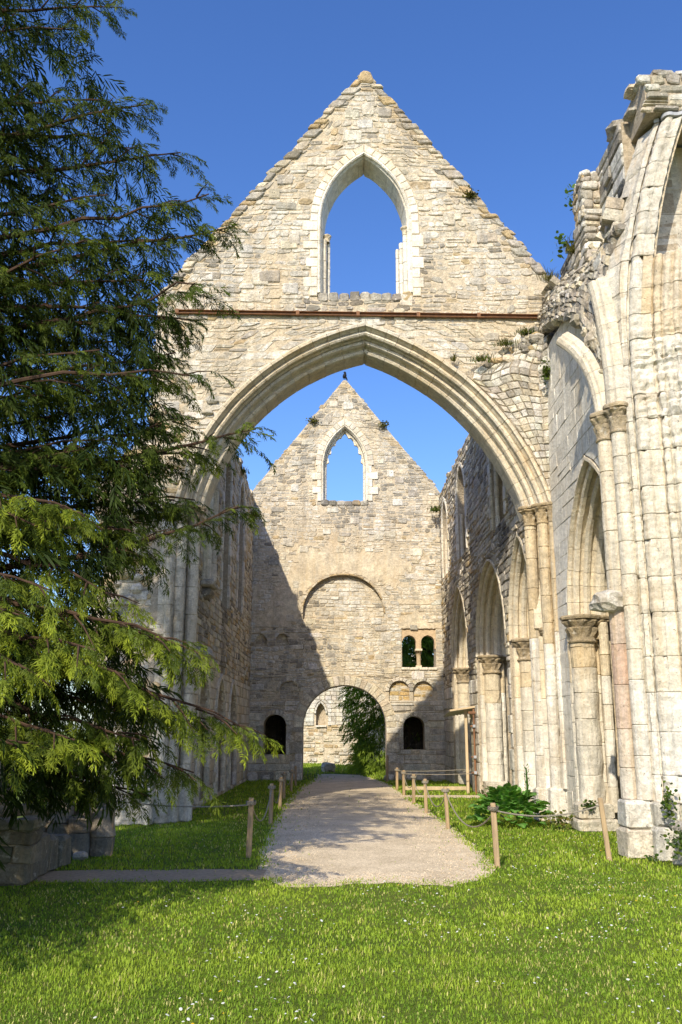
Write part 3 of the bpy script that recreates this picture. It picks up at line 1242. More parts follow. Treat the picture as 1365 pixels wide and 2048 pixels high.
plan_blocks(bL, pll, [0, 2, 5, 9], 0, 5.65, 0.28, 0.5, tint_shade, erode=0.02)
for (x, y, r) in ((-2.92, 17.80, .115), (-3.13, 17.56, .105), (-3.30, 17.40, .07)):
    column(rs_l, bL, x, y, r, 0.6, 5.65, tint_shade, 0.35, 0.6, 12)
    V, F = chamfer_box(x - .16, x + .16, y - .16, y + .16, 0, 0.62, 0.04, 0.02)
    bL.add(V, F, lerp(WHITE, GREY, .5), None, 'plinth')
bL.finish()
for (x, y, r) in ((-2.92, 17.80, .115), (-3.13, 17.56, .105)):
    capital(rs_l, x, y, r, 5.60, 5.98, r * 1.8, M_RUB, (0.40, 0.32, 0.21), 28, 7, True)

# torn masonry stubs left of the arch
bT = Bag(arch_wall, M_SHADE, name='toothing_stone', limit=140, rest='toothing_rubble')
for k in range(120):
    z = U(0.1, 8.2)
    x = U(max(al(z), -4.75), -3.42 if z < 5.9 else (interp_zx(OL, z) - 0.12))
    s = U(0.06, 0.13)
    V, F = rock((x, AY - U(0.0, 0.05), z), s * U(.9, 1.5), s * U(0.7, 1.3), s * U(.5, .9), k, 8, 5)
    bT.add(V, F, pick((CREAM, 2), (GREY, 2), (PALE, 2), (OCHRE, .7)))
for k, (x0, x1, z0, z1) in enumerate(((-4.75, -4.1, 0, .55), (-4.1, -3.55, 0, .5), (-4.6, -3.9, .55, 1.0), (-3.62, -3.35, .0, .62), (-3.9, -3.5, .5, .95))):
    V, F = chamfer_box(x0, x1, 17.05, 17.5, z0, z1, 0.05, 0.03)
    bT.add(V, F, lerp(WHITE, GREY, U(.3, .7)), M_SHADE, 'base_block')
bT.finish()

# rusty iron tie across the gable
rail = empty('iron_tie', (0.4, AY, 9.9), arch_wall)
nseg = 6
for k in range(nseg):
    xa, xb = -3.40 + 7.5 * k / nseg, -3.40 + 7.5 * (k + 1) / nseg
    za, zb = 10.05 - 0.11 * k / nseg, 10.05 - 0.11 * (k + 1) / nseg
    V = []
    for (x, z) in ((xa + .004, za), (xb - .004, zb)):
        for (n, dz) in ((0.04, -.04), (0.10, -.04), (0.10, -.03), (0.05, -.025), (0.05, .025), (0.10, .03), (0.10, .04), (0.04, .04)):
            V.append(fA(x, z + dz, n))
    F = [(i, (i + 1) % 8, 8 + (i + 1) % 8, 8 + i) for i in range(8)] + [tuple(range(8)), tuple(range(8, 16))]
    mobj('tie_section', V, F, M_RUST, rail)
for k in range(nseg + 1):
    x = -3.38 + 7.46 * k / nseg
    V, F = box(fA, x - .035, x + .035, 10.05 - .11 * k / nseg - .048, 10.05 - .11 * k / nseg + .048, 0.03, 0.112)
    mobj('clamp', V, F, M_RUST, rail)


# vault springer left on the right spandrel: rubble courses bellying out of the wall
def patch_stones(bag, S, nt_, ns_fn, tint, thick=0.22, gap=0.06, d=0.03, mat=None, rnd=0.04):
    """S(s,t)->point; stones laid on the surface in rows of t"""
    for j in range(nt_):
        ta, tb = j / nt_, (j + 1) / nt_
        ns = ns_fn((ta + tb) / 2)
        off = U(0, 1) / ns
        cuts = sorted({0.0, 1.0, *[min(max((i + off + U(-.15, .15)) / ns, 0), 1) for i in range(ns)]})
        for sa, sb in zip(cuts, cuts[1:]):
            if sb - sa < 0.25 / ns:
                continue
            p = [Vector(S(sa, ta)), Vector(S(sb, ta)), Vector(S(sb, tb)), Vector(S(sa, tb))]
            c = sum(p, Vector()) / 4
            nrm = (p[1] - p[0]).cross(p[3] - p[0])
            if nrm.length < 1e-6:
                continue
            nrm.normalize()
            if nrm.dot(Vector((0, 0, EYE)) - c) < 0:
                nrm = -nrm
            dd = d * U(0.3, 1.4)
            sz = min((p[1] - p[0]).length, (p[3] - p[0]).length)
            q = [c + (v - c) * (1 - gap) + Vector((U(-1, 1), U(-1, 1), U(-1, 1))) * rnd * sz for v in p]
            q2 = [c + (v - c) * (1 - gap - 0.16) + nrm * dd for v in q]
            q1 = [v + nrm * dd * 0.4 for v in q]
            q0 = [v - nrm * thick for v in q]
            V = [tuple(v) for v in q0 + q1 + q2]
            F = [(8, 9, 10, 11), (3, 2, 1, 0)]
            for k in range(4):
                k2 = (k + 1) % 4
                F += [(k, k2, 4 + k2, 4 + k), (4 + k, 4 + k2, 8 + k2, 8 + k)]
            bag.add(V, F, tint(c.x, c.z), mat)


def sheet(name, S, n, m, mat, parent, off=0.012):
    V, F = [], []
    for j in range(m + 1):
        for i in range(n + 1):
            p = Vector(S(i / n, j / m))
            p += (p - Vector((0, 0, EYE))).normalized() * off
            V.append(tuple(p))
    for j in range(m):
        for i in range(n):
            a = j * (n + 1) + i
            F.append((a, a + 1, a + n + 2, a + n + 1))
    return mobj(name, V, F, mat, parent)


spr = empty('vault_springer', (3.6, AY, 6), arch_wall)


def S1(s, t):
    z = 6.05 + 3.35 * t
    xl = interp_zx(OR, min(z, 8.8 + 0.0)) - 0.0
    if z > 8.7:
        xl = 2.63 + (z - 8.7) * 1.25
    xl += 0.03
    xr = 4.13
    zz = z + 0.12 * math.sin(9 * s + 3) * t * t
    n = 0.06 + (0.05 + 0.42 * s * s) * t ** 1.2
    return (xl + (xr - xl) * s, AY - n, zz)


bV = Bag(spr, M_RUB, limit=220)
patch_stones(bV, S1, 24, lambda t: max(2, int(1.5 + 9 * t)), lambda x, z: pick((PALE, 3), (WHITE, 2), (CREAM, 1.5), (GREY, 2.5 if z > 8.2 else .4), (DGREY, 1.6 if z > 8.7 else 0)), 0.2, 0.07, 0.03)
for k in range(46):
    s, t = U(0, 1), U(0.86, 1.02)
    p = S1(s, t)
    q = U(.05, .12)
    V, F = rock((p[0], p[1] + U(-.02, .12), p[2]), q * U(1, 1.6), q, q * U(.6, 1), k + 50, 8, 5)
    bV.add(V, F, pick((GREY, 2), (CREAM, 2), (DGREY, 1), (OCHRE, .6)))
bV.finish()
sheet('mortar_bed', S1, 8, 14, M_MORTG, spr)

# ------------------------------------------------------------------ far gabled wall with the gateway (plane y = 32)
FY = 32.0
fF = Frame('Y', FY)
far_wall = thing('gateway_wall', 'distant gabled stone wall with a round gateway and a pointed window', 'wall', (0.15, FY, 0))


def fl(z):
    return max(0.14 - (14.37 - z) / 1.296, -3.22)


def frr(z):
    return min(0.14 + (14.37 - z) / 1.275, 3.56)


gate = Opening(0.12, 1.42, 0, 1.74, 3.14)
fwin = Opening(0.14, 0.84, 9.66, 11.0, 12.55)
blind = Opening(0.08, 1.42, 5.42, 5.62, 6.98)
doorR = Opening(2.48, 0.36, 1.0, 1.76, 2.10)
doorL = Opening(-2.25, 0.38, 0.84, 1.80, 2.16)
ovs = [Opening(2.0, 0.35, 2.62, 2.94, 3.30), Opening(2.82, 0.34, 2.62, 2.94, 3.28), Opening(-1.77, 0.34, 2.66, 2.94, 3.30)]
nich = [Opening(-2.78, 0.20, 4.50, 4.72, 4.92), Opening(-2.05, 0.20, 4.50, 4.72, 4.92)]
dwin = (3.75, 5.09, lambda z: 2.11, lambda z: 3.29)


def far_reg(z0, z1, ring_off=True, deep=True):
    r = Region(z0, z1, fl, frr, crit=(9.95,))
    k = 1.0 if ring_off else 0.0
    r.cut(gate, 0.34 * k)
    r.cut(fwin, 0.22 * k)
    r.cut(blind, 0.0)
    r.cut(doorR, 0.12 * k)
    r.cut(doorL, 0.12 * k)
    for o in ovs:
        r.cut(o, 0.13 * k)
    for o in nich:
        r.cut(o)
    r.cuts.append(dwin)
    r.cuts = [c for c in r.cuts if c[1] > z0 and c[0] < z1]
    return r


core('mortar_core', fF, far_reg(0, 14.3, False), 0.75, M_MORT, far_wall, dz=0.05, n0=0.004)


def plaster(x, z):
    d = math.hypot((x - 0.1) / 2.35, (z - 7.05) / 1.35) + 0.5 * nz((x, z, 3), 1.3) + .3 * nz((x, z, 6), 4.0)
    if d < 0.86 and z > 5.7:
        return True
    if -3.1 < x < -1.2 and 5.15 < z < 6.6 + 0.4 * nz((x, 0, 1), 1.3):
        return nz((x, z, 9), 1.4) > -0.18
    if x > 2.0 and 5.1 < z < 6.1:
        return nz((x, z, 9), 1.6) > -0.05
    return False


def tintF(x, z):
    e = min(x - fl(z), frr(z) - x) if z > 9.9 else 9
    if z < 2.7:
        return pick((lerp(WHITE, GREY, .35), 3), (PALE, 2), (CREAM, 1), (GREY, 1))
    return weathered(x, z, e, .8 if (abs(x - .15) < 1.0 and 8.8 < z < 9.7) else .10, 17.0)


V, F, C, idx = [], [], [], {}
st = .06
for i in range(int(6.7 / st)):
    for j in range(int(3.6 / st)):
        x, z = -3.15 + i * st, 5.1 + j * st
        if not plaster(x + st / 2, z + st / 2) or (z < blind.top(.12) and abs(x + st / 2 - blind.c) < blind.half(z + st, .10)):
            continue
        q = []
        for (a, b) in ((0, 0), (1, 0), (1, 1), (0, 1)):
            k = (i + a, j + b)
            if k not in idx:
                idx[k] = len(V)
                px_, pz_ = -3.15 + k[0] * st + U(-.02, .02), 5.1 + k[1] * st + U(-.02, .02)
                V.append(fF(px_, pz_, .022 + .010 * nz((px_, pz_, 0), 2.0)))
                C.append(soft((0.72, 0.62, 0.45), (0.60, 0.50, 0.36), px_, pz_, 1.8, 21.0))
            q.append(idx[k])
        F.append(tuple(q))
mobj('plaster_skin', V, F, M_PLAST, far_wall, C, smooth=True)
bF = Bag(far_wall, M_RUB, limit=285)
lay(bF, fF, far_reg(2.62, 14.3), 0.10, 0.19, 0.13, 0.34, tintF, 0.006, 0.027, gap=0.006, bev=0.018, rough=0.10, cutc=0.28, wob=0.034, edge=0.07, split=0.2, skip=plaster, lonely=0.08)
lay(bF, fF, far_reg(0.0, 2.62), 0.2, 0.36, 0.3, 0.62, tintF, 0.01, 0.06, gap=0.012, bev=0.02, rough=0.035, cutc=0.08, wob=0.01, split=0.08)
inserts(bF, fF, far_reg(2.62, 14.3), 60, lambda x, z: pick((WHITE, 3), (PALE, 3), (GREY, 2), (CREAM, 1)), .034)
bF.finish()
# recesses filled behind the wall face
bB = Bag(far_wall, M_RUB, name='fill_stone', limit=200, rest='fill_rubble')


def recess(bag, fr, op, depth, core_parent, hm, hx, wm, wx, tint, mat=None, cmat=None, **kw):
    r = Region(op.zb, op.top() - 0.02, lambda z: op.c - op.half(z), lambda z: op.c + op.half(z))
    rc = Region(op.zb, op.top(), lambda z: op.c - op.half(z) - .0, lambda z: op.c + op.half(z) + .0)
    core('recess_bed', fr, rc, 0.12, cmat or M_MORT, core_parent, n0=-depth)
    lay(bag, fr, r, hm, hx, wm, wx, tint, 0.0, 0.03, n0=-depth, mat=mat, **kw)


recess(bB, fF, blind, 0.17, far_wall, 0.11, 0.19, 0.15, 0.4, tintF)
for o, c in zip(ovs, (OCHRE, OCHRE, GREY)):
    recess(bB, fF, o, 0.09, far_wall, 0.12, 0.22, 0.2, 0.4, lambda x, z, c=c: pick((lerp(c, (0.6, 0.40, 0.13), .6) if c is OCHRE else c, 3), (PALE, 1)))
for o in nich:
    recess(bB, fF, o, 0.13, far_wall, 0.09, 0.14, 0.1, 0.2, lambda x, z: pick((CREAM, 2), (GREY, 1)))
bB.finish()
bFv = Bag(far_wall, M_RUB, name='voussoir', limit=200)
ring(bFv, fF, gate, 0.33, 13, 0.045, lambda u, z: pick((PALE, 2), (CREAM, 2), (lerp(PALE, GREY, .5), 1.5)), wj=0.05, back=-0.78)
for s in (-1, 1):
    quoins(bFv, fF, 0.12 + s * 1.42, s, 0, 1.74, tintF, 0.3, 0.5, 0.24, 0.4, 0.075, -0.78)
for o in ovs:
    ring(bFv, fF, o, 0.13, 5, 0.05, lambda u, z: pick((PALE, 2), (GREY, 1)), wj=0.12)
ring(bFv, fF, blind, 0.05, 9, 0.05, lambda u, z: pick((OCHRE, 2), (CREAM, 2)), wj=0.1)
for o in (doorR, doorL):
    ring(bFv, fF, o, 0.17, 5, 0.06, tintF, wj=0.12, back=-.3)
    for s_ in (-1, 1):
        quoins(bFv, fF, o.c + s_ * o.a, s_, o.zb, o.zs, tintF, 0.16, 0.26, 0.18, 0.3, 0.06, -.3)
bFv.finish()
# pointed window of the far gable
fw = empty('window', (0.14, FY, 9.6), far_wall)
bFw = Bag(fw, M_ASH, name='voussoir', limit=150)
ring(bFw, fF, fwin, 0.22, 10, 0.055, lambda u, z: pick((PALE, 2), (lerp(PALE, GREY, .4), 2)), wj=0.06)
for s in (-1, 1):
    quoins(bFw, fF, 0.14 + s * 0.84, s, 9.66, 11.0, white_tint, 0.16, 0.34, 0.2, 0.3, 0.06)
    path = [(0.14 + s * 0.84, 9.7 + i * 0.2) for i in range(7)] + [fwin.arc(s, i / 16)[:2] for i in range(0, 18)]
    cl = (lambda u, z, n: fF(min(u, 0.14), z, n)) if s < 0 else (lambda u, z, n: fF(max(u, 0.14), z, n))
    sweep_blocks(bFw, cl, path, prev, 11, white_tint, 3, 0.008, M_ASH, 'reveal_block', flip=(1 if s > 0 else -1))
    # remains of cusped tracery: thin broken spurs on the inner edge
    pt = [(0.14 + s * 0.73, 9.72 + i * 0.2) for i in range(7)] + [fwin.arc(s, i / 16, -0.11)[:2] for i in range(0, 17)]
    sweep_blocks(bFw, cl, pt, [(0, -.2), (.05, -.22), (.07, -.28), (.05, -.34), (0, -.36)], 11, white_tint, 3, 0.01, M_ASH, 'tracery_rib', flip=(1 if s > 0 else -1))
    for t in (0.08, 0.3, 0.52, 0.74):
        a = fwin.arc(s, t, -0.17)
        b = fwin.arc(s, t + .04, -0.25)
        c = fwin.arc(s, t + .16, -0.17)
        V = [fF(p[0], p[1], n) for n in (-.22, -.34) for p in (a, b, c)]
        bFw.add(V, [(0, 1, 2), (5, 4, 3), (0, 1, 4, 3), (1, 2, 5, 4), (2, 0, 3, 5)], PALE, None, 'cusp')
for k in range(6):
    x0 = -0.72 + k * 0.285
    V, F = chamfer_box(x0, x0 + 0.28, FY - .06, FY + .7, 9.50, 9.68 + U(-.02, .04), .03, .012)
    bFw.add(V, F, pick((GREY, 1), (DGREY, 1), (OCHRE, 1)), M_DARK, 'sill_stone')
bFw.finish()
# twin opening with an ochre head and a small column
tw = empty('twin_window', (2.7, FY, 3.75), far_wall)
rt = Region(4.40, 5.09, 2.11, 3.29)
for c in (2.37, 3.02):
    rt.cut(Opening(c, 0.235, 4.40, 4.62, 4.87))
pm = stone_material('ochre_brick_plaster', 0.4, 0.1, 0.1, 0.5, 0.2, flat=(0.58, 0.43, 0.27))
core('arched_head', lambda u, z, n: fF(u, z, n), rt, 0.35, pm, tw, dz=0.03, n0=-0.05)
bTw = Bag(tw, M_ASH, name='drum')
column(tw, bTw, 2.70, FY + .22, 0.072, 3.83, 4.16, lambda x, z: (0.55, 0.42, 0.27), 0.3, 0.4, 12)
V, F = box(fF, 2.58, 2.82, 4.33, 4.40, -0.02, -0.42)
bTw.add(V, F, CREAM, None, 'impost')
V, F = box(fF, 2.60, 2.80, 3.75, 3.83, -0.10, -0.34)
bTw.add(V, F, CREAM, None, 'base')
for k in range(4):
    V, F = chamfer_box(2.08 + k * .31, 2.38 + k * .31, FY - .06, FY + .4, 3.66, 3.755, .02, .006)
    bTw.add(V, F, PALE, None, 'sill_stone')
bTw.finish()
capital(tw, 2.70, FY + .22, 0.07, 4.14, 4.335, 0.105, M_ASH, (0.55, 0.42, 0.27), 16, 4)
# rooms behind the two low openings, walls tinted dark for unlit interior
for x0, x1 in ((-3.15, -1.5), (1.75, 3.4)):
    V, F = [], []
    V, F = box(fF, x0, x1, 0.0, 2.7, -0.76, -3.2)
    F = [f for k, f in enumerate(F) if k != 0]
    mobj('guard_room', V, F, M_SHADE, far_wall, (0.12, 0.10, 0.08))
    V, F = [], []
# base boulders
bx = Bag(far_wall, M_SHADE, name='footing_stone')
for k, (x, y, s) in enumerate(((-2.95, 31.6, .22), (-1.5, 31.8, .16), (1.62, 31.8, .18), (3.2, 31.7, .2), (-2.5, 31.85, .13))):
    V, F = rock((x, y, .08), s, s * .8, s * .8, k)
    bx.add(V, F, lerp(WHITE, GREY, .6))
bx.finish()

# ------------------------------------------------------------------ right nave wall with the arcade
fR = Frame('R', 3.74, -0.0142, 18.0)
nave_r = thing('arcade_wall', 'long right-hand nave wall with pointed arcade arches and blocked lancets', 'wall', (3.7, 25, 0))
arcs = [Opening(18.95, 1.28, 0, 3.55, 5.7), Opening(22.72, 2.08, 0, 3.55, 5.82), Opening(28.05, 1.80, 0, 3.58, 6.0)]
lan = [Opening(20.85, 0.80, 6.35, 8.5, 9.45), Opening(26.65, 0.85, 6.7, 8.3, 9.42), Opening(30.55, 0.70, 6.75, 8.3, 9.30)]
topR = 9.86


def right_reg(z0, z1):
    r = Region(z0, z1, 17.9, 31.98, crit=(3.55,))
    for o in arcs:
        r.cut(o, 0.06)
    for o in lan:
        r.cut(o, 0.0)
    r.cuts = [c for c in r.cuts if c[1] > z0 and c[0] < z1]
    return r


core('mortar_core', fR, right_reg(0, topR), 0.9, M_MORTG, nave_r)


def tintR(y, z):
    if (19.9 < y < 21.0 and 5.1 < z < 6.5) or (25.7 < y < 26.7 and 4.9 < z < 6.8) or (30.2 < y < 30.9 and 4.6 < z < 6.6):
        if nz((y, z * .6, 2), 2.2) > -0.25:
            return pick((DGREY, 2), ((0.09, 0.085, 0.08), 2))
    g = 0.8 + (2.5 if z > 7.5 else 0) + (1.2 if nz((y, z, 8), .8) > .1 else 0)
    return pick((PALE, 2), (CREAM, 2.5), (OCHRE, .8), (GREY, g), (DGREY, .3 * g))


bN = Bag(nave_r, M_RUB, limit=285)
lay(bN, fR, right_reg(3.0, topR), 0.12, 0.21, 0.2, 0.5, tintR, 0.006, 0.04, gap=0.012, bev=0.016, rough=0.06, cutc=0.18, wob=0.02, split=0.1, edge=0.03)
lay(bN, fR, right_reg(0, 3.0), 0.3, 0.5, 0.35, 0.7, lambda y, z: pick((WHITE, 2), (PALE, 2), (lerp(WHITE, GREY, .5), 2)), 0.01, 0.05, gap=0.01, bev=0.02, rough=0.03, cutc=0.05, wob=0.005, split=0.05)
for k in range(60):
    y = U(18, 31.9)
    s = U(.07, .16)
    p = fR(y, topR + U(-.03, .04), -U(0.05, .5))
    V, F = rock(p, s, s * 1.3, s * .7, k, 8, 5)
    bN.add(V, F, pick((GREY, 2), (DGREY, 1), (CREAM, 1)), M_DARK, 'top_stone')
bN.finish()
bNl = Bag(nave_r, M_ASH, name='blocking_stone', limit=150)
for o in lan:
    recess(bNl, fR, o, 0.34, nave_r, 0.25, 0.36, 0.3, 0.6, lambda y, z: pick((CREAM, 2), (PALE, 2), (lerp(PALE, GREY, .4), 1)), cmat=M_MORTG, rough=0.02, cutc=0.03, wob=0.003, split=0, bev=.012)
    ring(bNl, fR, o, 0.14, 7, 0.05, ash_tint, wj=.05)
    for s in (-1, 1):
        quoins(bNl, fR, o.c + s * o.a, s, o.zb, o.zs, ash_tint, 0.14, 0.3, 0.24, 0.36, 0.055)
        column(nave_r, bNl, fR(o.c + s * (o.a - .07), 0, -.1)[0], o.c + s * (o.a - .07), 0.055, o.zb, o.zs - .2, ash_tint, .3, .5, 8, None, .003, 'colonnette')
bNl.finish()
arc_prof = [(-.02, -.95), (-.02, .02), (.035, .025), (.05, -.04), (.03, -.09), (.06, -.11), (.12, -.06), (.16, -.09), (.165, -.15), (.11, -.19), (.10, -.24), (.15, -.27), (.24, -.21), (.29, -.20),
            (.32, -.25), (.30, -.31), (.23, -.34), (.23, -.39), (.29, -.42), (.37, -.40), (.405, -.47), (.385, -.55), (.30, -.58), (.29, -.63), (.33, -.66), (.33, -.74), (.22, -.78), (.22, -.95)]


def arcade_order(parent, fr, op, cnt, tint, zlow, nj=4):
    b = Bag(parent, M_ASH, name='voussoir', limit=120)
    for s in (-1, 1):
        path = [op.arc(s, i / 18)[:2] for i in range(0, 20)]
        cl = (lambda u, z, n: fr(min(u, op.c), z, n)) if s < 0 else (lambda u, z, n: fr(max(u, op.c), z, n))
        sweep_blocks(b, cl, path, arc_prof, cnt, tint, 3, 0.008, M_ASH, 'voussoir', 0.005, flip=(1 if s > 0 else -1))
    return b


def tint_nave_col(x, z):
    return soft(WHITE, lerp(PALE, GREY, .35), x, z, 1.2, 8.0) if z < 2.2 else soft(CREAM, lerp(CREAM, OCHRE, .6), x, z, 1.0, 8.0)


for o in arcs:
    e = empty('arcade_arch', fR(o.c, 0, 0), nave_r)
    b = arcade_order(e, fR, o, 9, lambda u, z: soft(CREAM, lerp(PALE, OCHRE, .2), u, z), 0)
    for s in (-1, 1):
        u = o.c + s * (o.a - 0.17)
        p = fR(u, 0, -.36)
        q = fR(u + s * .16, 0, -.36)
        column(e, b, p[0], p[1], 0.215, 0.35, 3.18, tint_nave_col, 0.3, 0.5, 16, M_ASH, 0.025)
        V, F = chamfer_box(p[0] - .3, p[0] + .3, p[1] - .26, p[1] + .26, 0, .36, .05, .02)
        b.add(V, F, lerp(PALE, GREY, .4), M_RUB, 'plinth')
        # flat jamb behind the half column
        for nn in (-.12, -.62):
            pj = fR(o.c + s * (o.a - .08), 0, nn)
            column(e, b, pj[0], pj[1], 0.09, 0.35, 3.4, tint_nave_col, .35, .55, 10, M_ASH, .015, 'shaft_drum')
        capital(e, p[0], p[1], 0.215, 3.12, 3.58, 0.33, M_RUB, (0.50, 0.39, 0.24), 32, 9, True)
    b.finish()

# ------------------------------------------------------------------ left nave wall
fL = Frame('L', -3.14, 0.0, 18.0)
nave_l = thing('shaded_nave_wall', 'shaded left-hand nave wall with blind niches at its foot, half hidden by yew branches', 'wall', (-3.14, 25, 0))
nicL = [Opening(21.25, 0.82, 0.12, 1.9, 2.95, .3), Opening(24.25, 0.82, 0.12, 1.9, 2.95, .3), Opening(27.0, 0.80, 0.12, 1.9, 2.95, .3)]
lanL = [Opening(24.4, 0.72, 4.9, 8.3, 9.25, .32), Opening(28.0, 0.72, 5.2, 8.4, 9.3, .32)]
topL = 9.72


def left_reg(z0, z1):
    r = Region(z0, z1, 18.3, 31.98)
    for o in nicL + lanL:
        r.cut(o)
    r.cuts = [c for c in r.cuts if c[1] > z0 and c[0] < z1]
    return r


core('mortar_core', fL, left_reg(0, topL), 0.8, M_MORTG, nave_l)


def tintL(y, z):
    if (20.2 < y < 21.6 and 3.4 < z < 5.0) or (24.0 < y < 25.0 and 3.0 < z < 5.0):
        return pick((DGREY, 1.5), (GREY, 1))
    return pick((CREAM, 3), (OCHRE, 1.2), (GREY, 1.5), (PALE, 1.2), (DGREY, .4))


bM = Bag(nave_l, M_SHADE, limit=285)
lay(bM, fL, left_reg(3.1, topL), 0.12, 0.21, 0.2, 0.5, tintL, 0.006, 0.04, gap=0.012, bev=0.016, rough=0.06, cutc=0.18, wob=0.02, split=0.1, edge=0.03)
lay(bM, fL, left_reg(0, 3.1), 0.26, 0.34, 0.35, 0.6, lambda y, z: pick((PALE, 3), (CREAM, 2), (WHITE, 1)), 0.01, 0.03, gap=0.009, bev=0.014, rough=0.02, cutc=0.03, wob=0.004, split=0.0)
for k in range(70):
    y = U(18.4, 31.9)
    s = U(.08, .2)
    V, F = rock(fL(y, topL + U(-.03, .10), -U(0.05, .5)), s, s * 1.3, s * .8, k, 8, 5)
    bM.add(V, F, pick((GREY, 2), (DGREY, 1), (CREAM, 1)), M_DARK, 'top_stone')
bM.finish()
bMn = Bag(nave_l, M_SHADE, name='niche_stone', limit=200)
for o in nicL + lanL:
    recess(bMn, fL, o, 0.3, nave_l, 0.25, 0.34, 0.3, 0.5, lambda y, z: pick((PALE, 2), (CREAM, 2), (GREY, .6)), cmat=M_MORTG, rough=0.02, cutc=0.03, wob=0.003, split=0, bev=.012)
    ring(bMn, fL, o, 0.13, 6, 0.05, ash_tint, wj=.05)
    for s in (-1, 1):
        quoins(bMn, fL, o.c + s * o.a, s, o.zb, o.zs, lambda u, z: pick((PALE, 2), (WHITE, 2)), 0.14, 0.3, 0.24, 0.36, 0.055)
for s in (-1, 1):
    for o in nicL:
        column(nave_l, bMn, -3.14 + .03, o.c + s * .74, 0.075, 0.1, 1.9, lambda x, z: pick((PALE, 2), (WHITE, 1)), .3, .4, 8, None, .004, 'colonnette')
# wall shaft on a stepped corbel
for (y, z0, z1) in ((20.75, 4.95, 9.0),):
    column(nave_l, bMn, -3.08, y - .24, 0.14, z0, z1, lambda x, z: pick((PALE, 2), (WHITE, 1)), .3, .5, 12, None, .008, 'shaft_drum')
    column(nave_l, bMn, -3.02, y, 0.17, z0, z1, lambda x, z: pick((PALE, 2), (WHITE, 1)), .3, .5, 12, None, .008, 'shaft_drum')
    column(nave_l, bMn, -3.08, y + .24, 0.14, z0, z1, lambda x, z: pick((PALE, 2), (WHITE, 1)), .3, .5, 12, None, .008, 'shaft_drum')
    V, F = chamfer_box(-3.2, -2.84, y - .42, y + .42, z0 - .16, z0 - .002, .05, .02)
    bMn.add(V, F, GREY, M_DARK, 'corbel')
    V, F = chamfer_box(-3.2, -2.94, y - .30, y + .30, z0 - .38, z0 - .162, .06, .03)
    bMn.add(V, F, DGREY, M_DARK, 'corbel')
V, F = chamfer_box(-3.2, -2.72, 18.9, 19.7, 3.1, 3.32, .06, .04)
bMn.add(V, F, GREY, M_DARK, 'corbel')
bMn.finish()

# ------------------------------------------------------------------ right choir bay between the near pier and the great arch
fC = Frame('R', 4.12, 0.0, 15)
choir = thing('choir_wall', 'broken choir wall with one pointed arch between near pier and great arch', 'wall', (4.5, 15, 0))
near_arch = Opening(14.82, 1.72, 0, 3.6, 6.12)


def choir_reg(z0, z1):
    r = Region(z0, z1, 13.18, 17.44, crit=(3.6,))
    r.cut(near_arch, 0.06)
    r.cuts = [c for c in r.cuts if c[1] > z0 and c[0] < z1]
    return r


core('mortar_core', fC, choir_reg(0, 9.05), 0.9, M_MORT, choir)
bC = Bag(choir, M_ASH, limit=220)
lay(bC, fC, choir_reg(0, 9.05), 0.26, 0.36, 0.45, 0.9, lambda y, z: soft(WHITE, lerp(PALE, WHITE, .4), y, z, .8, 9.0), 0.010, 0.014, gap=0.0022, bev=0.005, rough=0.02, cutc=0.02, wob=0.006, split=0.03)
bC.finish()
na = empty('arcade_arch', (4.1, 14.8, 0), choir)
bNA = arcade_order(na, fC, near_arch, 10, lambda u, z: soft(CREAM, lerp(PALE, OCHRE, .2), u, z), 0)


def tint_col(x, z):
    return soft(WHITE, lerp(PALE, GREY, .3), x, z, 1.2, 7.0) if z < 2.4 else soft(CREAM, lerp(CREAM, OCHRE, .8), x, z, 1.0, 7.0)


column(na, bNA, 4.27, 16.28, 0.215, 0.42, 3.22, tint_col, .26, .5, 20, M_PIER, .03)
for (x, y) in ((4.50, 16.38), (4.14, 16.5), (4.62, 16.2)):
    column(na, bNA, x, y, 0.085, 0.3, 3.5, tint_col, .3, .5, 10, M_ASH, .02, 'shaft_drum')
for (x0, x1, y0, y1, z0, z1) in ((3.98, 4.56, 16.02, 16.5, 0.2, .45), (3.94, 4.62, 15.98, 16.5, 0, .2)):
    V, F = chamfer_box(x0, x1, y0, y1, z0, z1, .03, .012)
    bNA.add(V, F, PALE, M_RUB, 'plinth')
bNA.finish()
capital(na, 4.27, 16.28, 0.215, 3.16, 3.62, 0.33, M_RUB, (0.42, 0.33, 0.20), 36, 9, True)
capital(na, 4.56, 16.34, 0.12, 3.22, 3.62, 0.22, M_RUB, (0.42, 0.33, 0.20), 24, 7, True)
# upper wall, set back, lichen-covered
fU = Frame('R', 4.62, 0.0, 15)
bU = Bag(choir, M_DARK, name='stone', limit=120)


def ut(y):
    return 11.4 - (0.35 if y > 14.9 else 0) - 0.12 * math.sin(y * 3)


for y0, y1, z1 in ((13.22, 14.95, 11.42), (14.95, 15.7, 11.05), (15.7, 17.48, 11.02)):
    r = Region(9.0, z1, y0, y1)
    core('mortar_core', fU, r, 0.75, M_DARK if False else M_MORTG, choir)
    lay(bU, fU, r, 0.16, 0.26, 0.3, 0.6, lambda y, z: pick((DGREY, 2.5), (GREY, 2), (WHITE, 1.5), ((0.1, 0.1, 0.1), 1)), 0.01, 0.06, gap=0.012, bev=0.02, rough=0.05, cutc=0.12, split=0.1, wob=.01)
for k in range(40):
    y = U(12.8, 17.4)
    s = U(.08, .2)
    z1 = 11.42 if y < 14.95 else 11.04
    V, F = rock((4.62 + U(.05, .5), y, z1 + U(-.03, .04)), s, s * 1.3, s * .6, k, 8, 5)
    bU.add(V, F, pick((GREY, 2), (WHITE, 1.5), (CREAM, 1)), M_DARK, 'top_stone')
